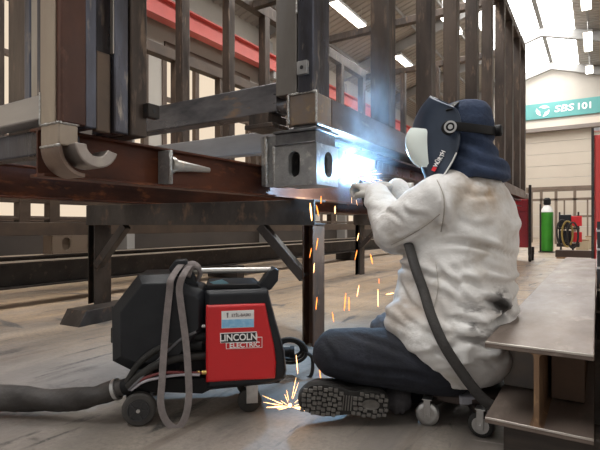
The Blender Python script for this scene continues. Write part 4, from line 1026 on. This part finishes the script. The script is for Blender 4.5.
# visor: domed panel low on the front, arc glow put into its pale colour
bb = B(); vr = []
for i in range(9):
    row = []
    for j in range(13):
        u = 3.0+i/8*3.5; v = 2.2+j/12*6.6
        e = max(0, 1-((i-4)/4.2)**2)*max(0, 1-((j-6)/6.2)**2)
        row.append(shell_pt(u, v, -.004+.034*e**.6)[0])
    vr.append(row)
V = [[bb.bm.verts.new(p) for p in r] for r in vr]
for a_, c_ in zip(V, V[1:]):
    for j in range(12): bb.face([a_[j], a_[j+1], c_[j+1], c_[j]])
obj('visor', bb, mat('arc_glow_visor', (.80, .88, .84), .25, .0), hm, 0, True, label='domed visor coloured pale for the arc glow')
kn = P(451, 127, 1.56)
obj('pivot_knob', B().lathe(kn + D(0,.02), D(-.45, -.9), [(0,.024),(.012,.024),(.014,.021),(.022,.020)], 24), BLK2, hm, .001, 'auto')
obj('knob_ring', B().lathe(kn+D(-.002,-.001), D(-.45, -.9), [(0,.0205),(.004,.0205),(.0041,.0145),(0,.0145)], 24).lathe(kn+D(-.002,-.001), D(-.45,-.9), [(0,.008),(.004,.008)], 16), ZINC, hm)
hb = obj('headband', strap([P(447,125,1.585), P(463,127,1.565), P(480,129,1.575), P(494,131,1.62), P(498.5,132,1.70), P(493,131,1.80)], .0145, .004, UP), BLK2, hm, .001, True)
obj('ratchet_knob', B().lathe(P(495,131,1.635), D(.80,-.6), [(0,.020),(.020,.020),(.024,.015)], 18), BLK2, hm, .001, 'auto')
obj('crown_strap', strap([P(449,110,1.60), P(456,103,1.66), P(462,101,1.73), P(468,104,1.80)], .012, .003, F_), BLK2, hm, .001, True)
# trim line and lettering
ed = [shell_pt(u, .02, .002)[0] for u in [5.0+i*.3 for i in range(10)]]
obj('edge_piping', B().tube(ed, .0028, 8), WHITE, hm, 0, True)
p_, n_, du, dv = shell_pt(4.75, 2.6, .003)
tx = (P(441, 151, 1.6)-P(434, 169, 1.6)).normalized()
tc_ = P(438.8, 160.2, 1.56)
# sit the lettering just off the shell
def on_shell(px, py):
    best = None
    for ui in range(0, 81):
        for vi in range(0, 71):
            q, nn, _, _ = shell_pt(ui*.1*.999, vi*.1, .0)
            r = (q-EYE); t = r.dot(FW)
            if t <= 0: continue
            x_ = 300+r.dot(RT)/t*FL; y_ = 225-r.z/t*FL; d_ = (x_-px)**2+(y_-py)**2
            if best is None or d_ < best[0]: best = (d_, q, nn)
    return best[1], best[2]
ca_, na_ = on_shell(438.6, 160); cb2, nb2 = on_shell(445.0, 150.5); cc2, nc2 = on_shell(434.6, 170.3)
qm_, nm_ = on_shell(440.2, 159.5)
if nm_.dot(FW) > 0: nm_ = -nm_
for ch, k in zip('WÜRTH', range(5)):
    f_ = (.24, .42, .585, .725, .865)[k]
    q_, _ = on_shell(434.6+(445.0-434.6)*f_, 170.3+(150.5-170.3)*f_)
    q_ = q_ + nm_*(.004 - min(0, (q_-qm_).dot(nm_)))
    text('brand_letter', ch, .0215, frame_m(q_, cb2-cc2, nm_.cross(cb2-cc2)), WHITE, hm, .0004, .0007, sx=.80)
q_, nn_ = on_shell(435.0, 169.3)
if nn_.dot(FW) > 0: nn_ = -nn_
xd = (cb2-cc2).normalized(); yd = nn_.cross(xd).normalized()
obj('brand_mark', B().obox(q_+nn_*.006, xd*.0075, yd*.0075, nn_*.0008), REDPR, hm)

# torch and its hose
to = thing('welding_torch', 'welding torch in the gloved hands pointing at the arc', 'torch', pcL)
gpos = wrL + aL*.085 + nL*.030
obj('handle', B().tube(curve([gpos - (arc-gpos).normalized()*.09 - UP*.03, gpos, mid(gpos, arc, .35)+UP*.012]), .014, 12), BLK2, to, 0, True)
obj('swan_neck', B().tube(curve([mid(gpos, arc, .33)+UP*.012, mid(gpos, arc, .62)+UP*.022, mid(gpos, arc, .82)+UP*.012]), .0075, 12), BRASS, to, 0, True)
obj('nozzle', B().cyl(mid(gpos, arc, .78)+UP*.014, mid(gpos, arc, .95)+UP*.003, .012, .010), mat('copper_nozzle', (.6, .32, .18), .35, .9), to, 0, 'auto')
hs = thing('torch_hose', 'black torch hose running under the arm and down the welder\'s side', 'hose', P(450, 330, 1.5))
obj('sheath', B().tube(curve([P(403,226,1.80), P(409,246,1.64), P(416,270,1.575), P(424,292,1.54), P(431,315,1.505), P(443,343,1.475), P(460,370,1.465), P(480,396,1.46), P(496,409,1.46)], 10), .0175, 12, (D(1,0), .7)), mat('black_hose_sheath', (.03, .028, .027), .65, 0, (.045, .042, .04), 30, bump=.3, bscale=120), hs, 0, True)

# rolling stool
sc_ = P(461, 396, 1.73); sx_, sy_ = sc_.x, sc_.y
sl = thing('rolling_stool', 'low rolling stool under the seated welder', 'stool', (sx_, sy_, 0))
zt = pel.z - .115
obj('seat', B().lathe((sx_, sy_, zt-.03), (0,0,1), [(0,.165),(.004,.172),(.024,.172),(.03,.16)], 32), mat('dark_seat_board', (.05, .035, .03), .7), sl, .002)
obj('seat_pad', B().obox(P(468, 397, 1.60), D(.04,0), D(0,.04), UP*.014), mat('pale_grey_pad', (.36, .36, .40), .8), sl, .006)
cas = [P(427.5, 403, 1.60), P(481, 421, 1.51), P(452, 400, 1.86), P(486, 400, 1.84)]
for i, c_ in enumerate(cas):
    r_ = .040 if i != 0 else .039
    c_ = Vector((c_.x, c_.y, r_)); rot = D(.92, -.38) if i == 0 else D(.85, -.5) if i == 1 else D(1, 0); axd = Vector((-rot.y, rot.x, 0)).normalized(); rot.normalize()
    w_ = obj('caster', B().lathe(c_-axd*.013, axd, [(0,r_*.7),(.003,r_*.93),(.006,r_),(.02,r_),(.023,r_*.93),(.026,r_*.7)], 28), ZINC if i == 0 else RUB, sl, 0, 'auto')
    obj('hub', B().lathe(c_-axd*.014, axd, [(0,.004),(0,r_*.66),(.028,r_*.66),(.028,.004)], 24), ZINC, w_, 0, 'auto')
    b = B()
    for s_ in (-1, 1): b.obox(c_+axd*s_*.0185+UP*.020, rot*.011, axd*.0015, UP*.032)
    b.obox(c_+UP*.052, rot*.016, axd*.020, UP*.002); b.cyl(c_-axd*.021, c_+axd*.021, .005, n=10)
    obj('fork', b, ZINC, w_, .001)
b = B()
for c_ in cas: b.obox(Vector(((c_.x+sx_)/2, (c_.y+sy_)/2, .075)), Vector((c_.x-sx_, c_.y-sy_, 0))/2*1.08, Vector((-(c_.y-sy_), c_.x-sx_, 0)).normalized()*.015, UP*.012)
obj('base_frame', b, DARK, sl, .002)

# ------------------------------------------------------------------ arc, sparks, smoke
ao = obj('welding_arc', B().ball(arc, .012, 8), emis('arc_light', (.85, .93, 1.0), 120), None, 0, True, loc=arc)
tag(ao, 'white hot welding arc at the torch tip on the frame corner', 'arc', None, 'thing')
ld = bpy.data.lights.new('arc_lamp', 'POINT'); ld.energy = ARC; ld.color = (.36, .66, 1.0); ld.shadow_soft_size = .03
lo = bpy.data.objects.new('arc_lamp', ld); C.objects.link(lo); lo.location = arc + D(.0, .03, .02)
spm = emis('hot_spark', (1.0, .26, .045), 4.0); spw = emis('white_hot_spark', (1.0, .52, .20), 6.0)
def spark(p0, p1, r, m, label, group):
    o = obj('welding_spark', B().tube([p0, mid(p0, p1, .3), mid(p0, p1, .8), p1], [r*.3, r, r*.8, r*.2], 6), m, None, 0, True, loc=mid(p0, p1, .5))
    tag(o, label, 'spark', group, 'thing')
fall = [(311,203,221,2.2,.0045),(317.5,205,216,2.2,.003),(321,196,204,2.2,.0022),(335,206,214,2.3,.003),(317,238,250,2.2,.0022),(310.5,248,258,2.2,.002),(314,263,273,2.2,.002),(316.5,297,310,2.2,.0022),(333,312,322,2.2,.002),
        (358,233,241,2.3,.0022),(356,250,260,2.3,.0022),(371.5,254,264,2.3,.003),(378,289,307,2.1,.0018),(345,293,311,2.1,.0022),(349,297,311,2.1,.002),(358,285,297,2.1,.0016),(379,278,284,2.1,.001),(320,364,382,1.75,.002),(297,355,374,1.75,.0018)]
for i, (x, ya, yb, t, r) in enumerate(fall):
    tilt = random.uniform(-1.2, 1.2)
    spark(P(x-tilt, ya, t), P(x+tilt, yb, t), r, spw if i % 3 == 0 else spm, 'glowing spark falling from the weld through the air', 'falling sparks')
spark(P(386, 294.5, 2.0), P(394, 293, 2.0), .0022, spw, 'glowing spark flying level just left of the jacket front', None)
bc = P(290, 407, 1.66)
b = B(); b.ball(bc+UP*.006, .007, 6)
for k in range(26):
    a = random.uniform(0, 2*PI); ln = random.uniform(.02, .085); st_ = random.uniform(.005, .03)
    el = max(-.15, math.sin(a))*.75; d_ = D(math.cos(a), random.uniform(-.4, .4), max(el, .02)).normalized()
    b.tube([bc+d_*st_, bc+d_*(st_+ln*.5), bc+d_*(st_+ln)], [.0005, .0010, .0003], 5)
o = obj('spark_burst', b, spw, None, loc=bc); tag(o, 'burst of sparks on the floor in front of the boot toe', 'sparks', None, 'stuff')
b = B()
for k in range(14):
    a = random.uniform(-2.6, 1.0); ln = random.uniform(.04, .13); d_ = D(math.cos(a), -abs(random.uniform(.2, .6)), math.sin(a)*.5-.1).normalized()
    q0 = arc + D(-.02,-.05,-.03) + d_*random.uniform(.02, .05); b.tube([q0, q0+d_*ln*.5-UP*.004, q0+d_*ln-UP*.014], [.0006, .001, .0004], 5)
o = obj('spark_spray', b, spw, None, loc=arc); tag(o, 'spray of sparks round the welding arc', 'sparks', None, 'stuff')
# drifting welding smoke, and a haze volume added for the arc's bloom
def fume(name, c, rx, ry, rz_, dens, label):
    b = B(); b.lathe((0,0,0), (0,0,1), [(-math.cos(PI*i/12), math.sin(PI*i/12)) for i in range(13)], 20)
    m = bpy.data.materials.new(name); m.use_nodes = True; nt = m.node_tree; nt.nodes.clear(); N = nt.nodes; Lk = nt.links
    out = N.new('ShaderNodeOutputMaterial'); v = N.new('ShaderNodeVolumePrincipled'); v.inputs['Color'].default_value = (.80, .86, .95, 1)
    v.inputs['Anisotropy'].default_value = .2
    tc = N.new('ShaderNodeTexCoord'); n = N.new('ShaderNodeTexNoise'); n.inputs['Scale'].default_value = 2.6; n.inputs['Detail'].default_value = 4; n.inputs['Distortion'].default_value = 1.0
    Lk.new(tc.outputs['Object'], n.inputs['Vector'])
    r = N.new('ShaderNodeMapRange'); r.inputs[1].default_value = .42; r.inputs[2].default_value = .72; r.inputs[3].default_value = 0; r.inputs[4].default_value = dens
    Lk.new(n.outputs[0], r.inputs[0])
    ln = N.new('ShaderNodeVectorMath'); ln.operation = 'LENGTH'; Lk.new(tc.outputs['Object'], ln.inputs[0])
    f = N.new('ShaderNodeMapRange'); f.inputs[1].default_value = .25; f.inputs[2].default_value = 1.0; f.inputs[3].default_value = 1; f.inputs[4].default_value = 0
    Lk.new(ln.outputs['Value'], f.inputs[0])
    mu = N.new('ShaderNodeMath'); mu.operation = 'MULTIPLY'; Lk.new(r.outputs[0], mu.inputs[0]); Lk.new(f.outputs[0], mu.inputs[1]); Lk.new(mu.outputs[0], v.inputs['Density'])
    Lk.new(v.outputs[0], out.inputs['Volume'])
    o = obj(name, b, m, None, 0, True); o.location = c; o.scale = (rx, ry, rz_); tag(o, label, 'smoke', None, 'stuff'); return o
fume('arc_bloom_haze', arc + D(0, .0, .02), .15, .15, .13, 2.2, 'added white haze standing for the glare round the welding arc')
fume('welding_smoke', arc + D(.02, .12, .30), .30, .30, .52, 2.1, 'thin bluish welding smoke drifting up past the first uprights')
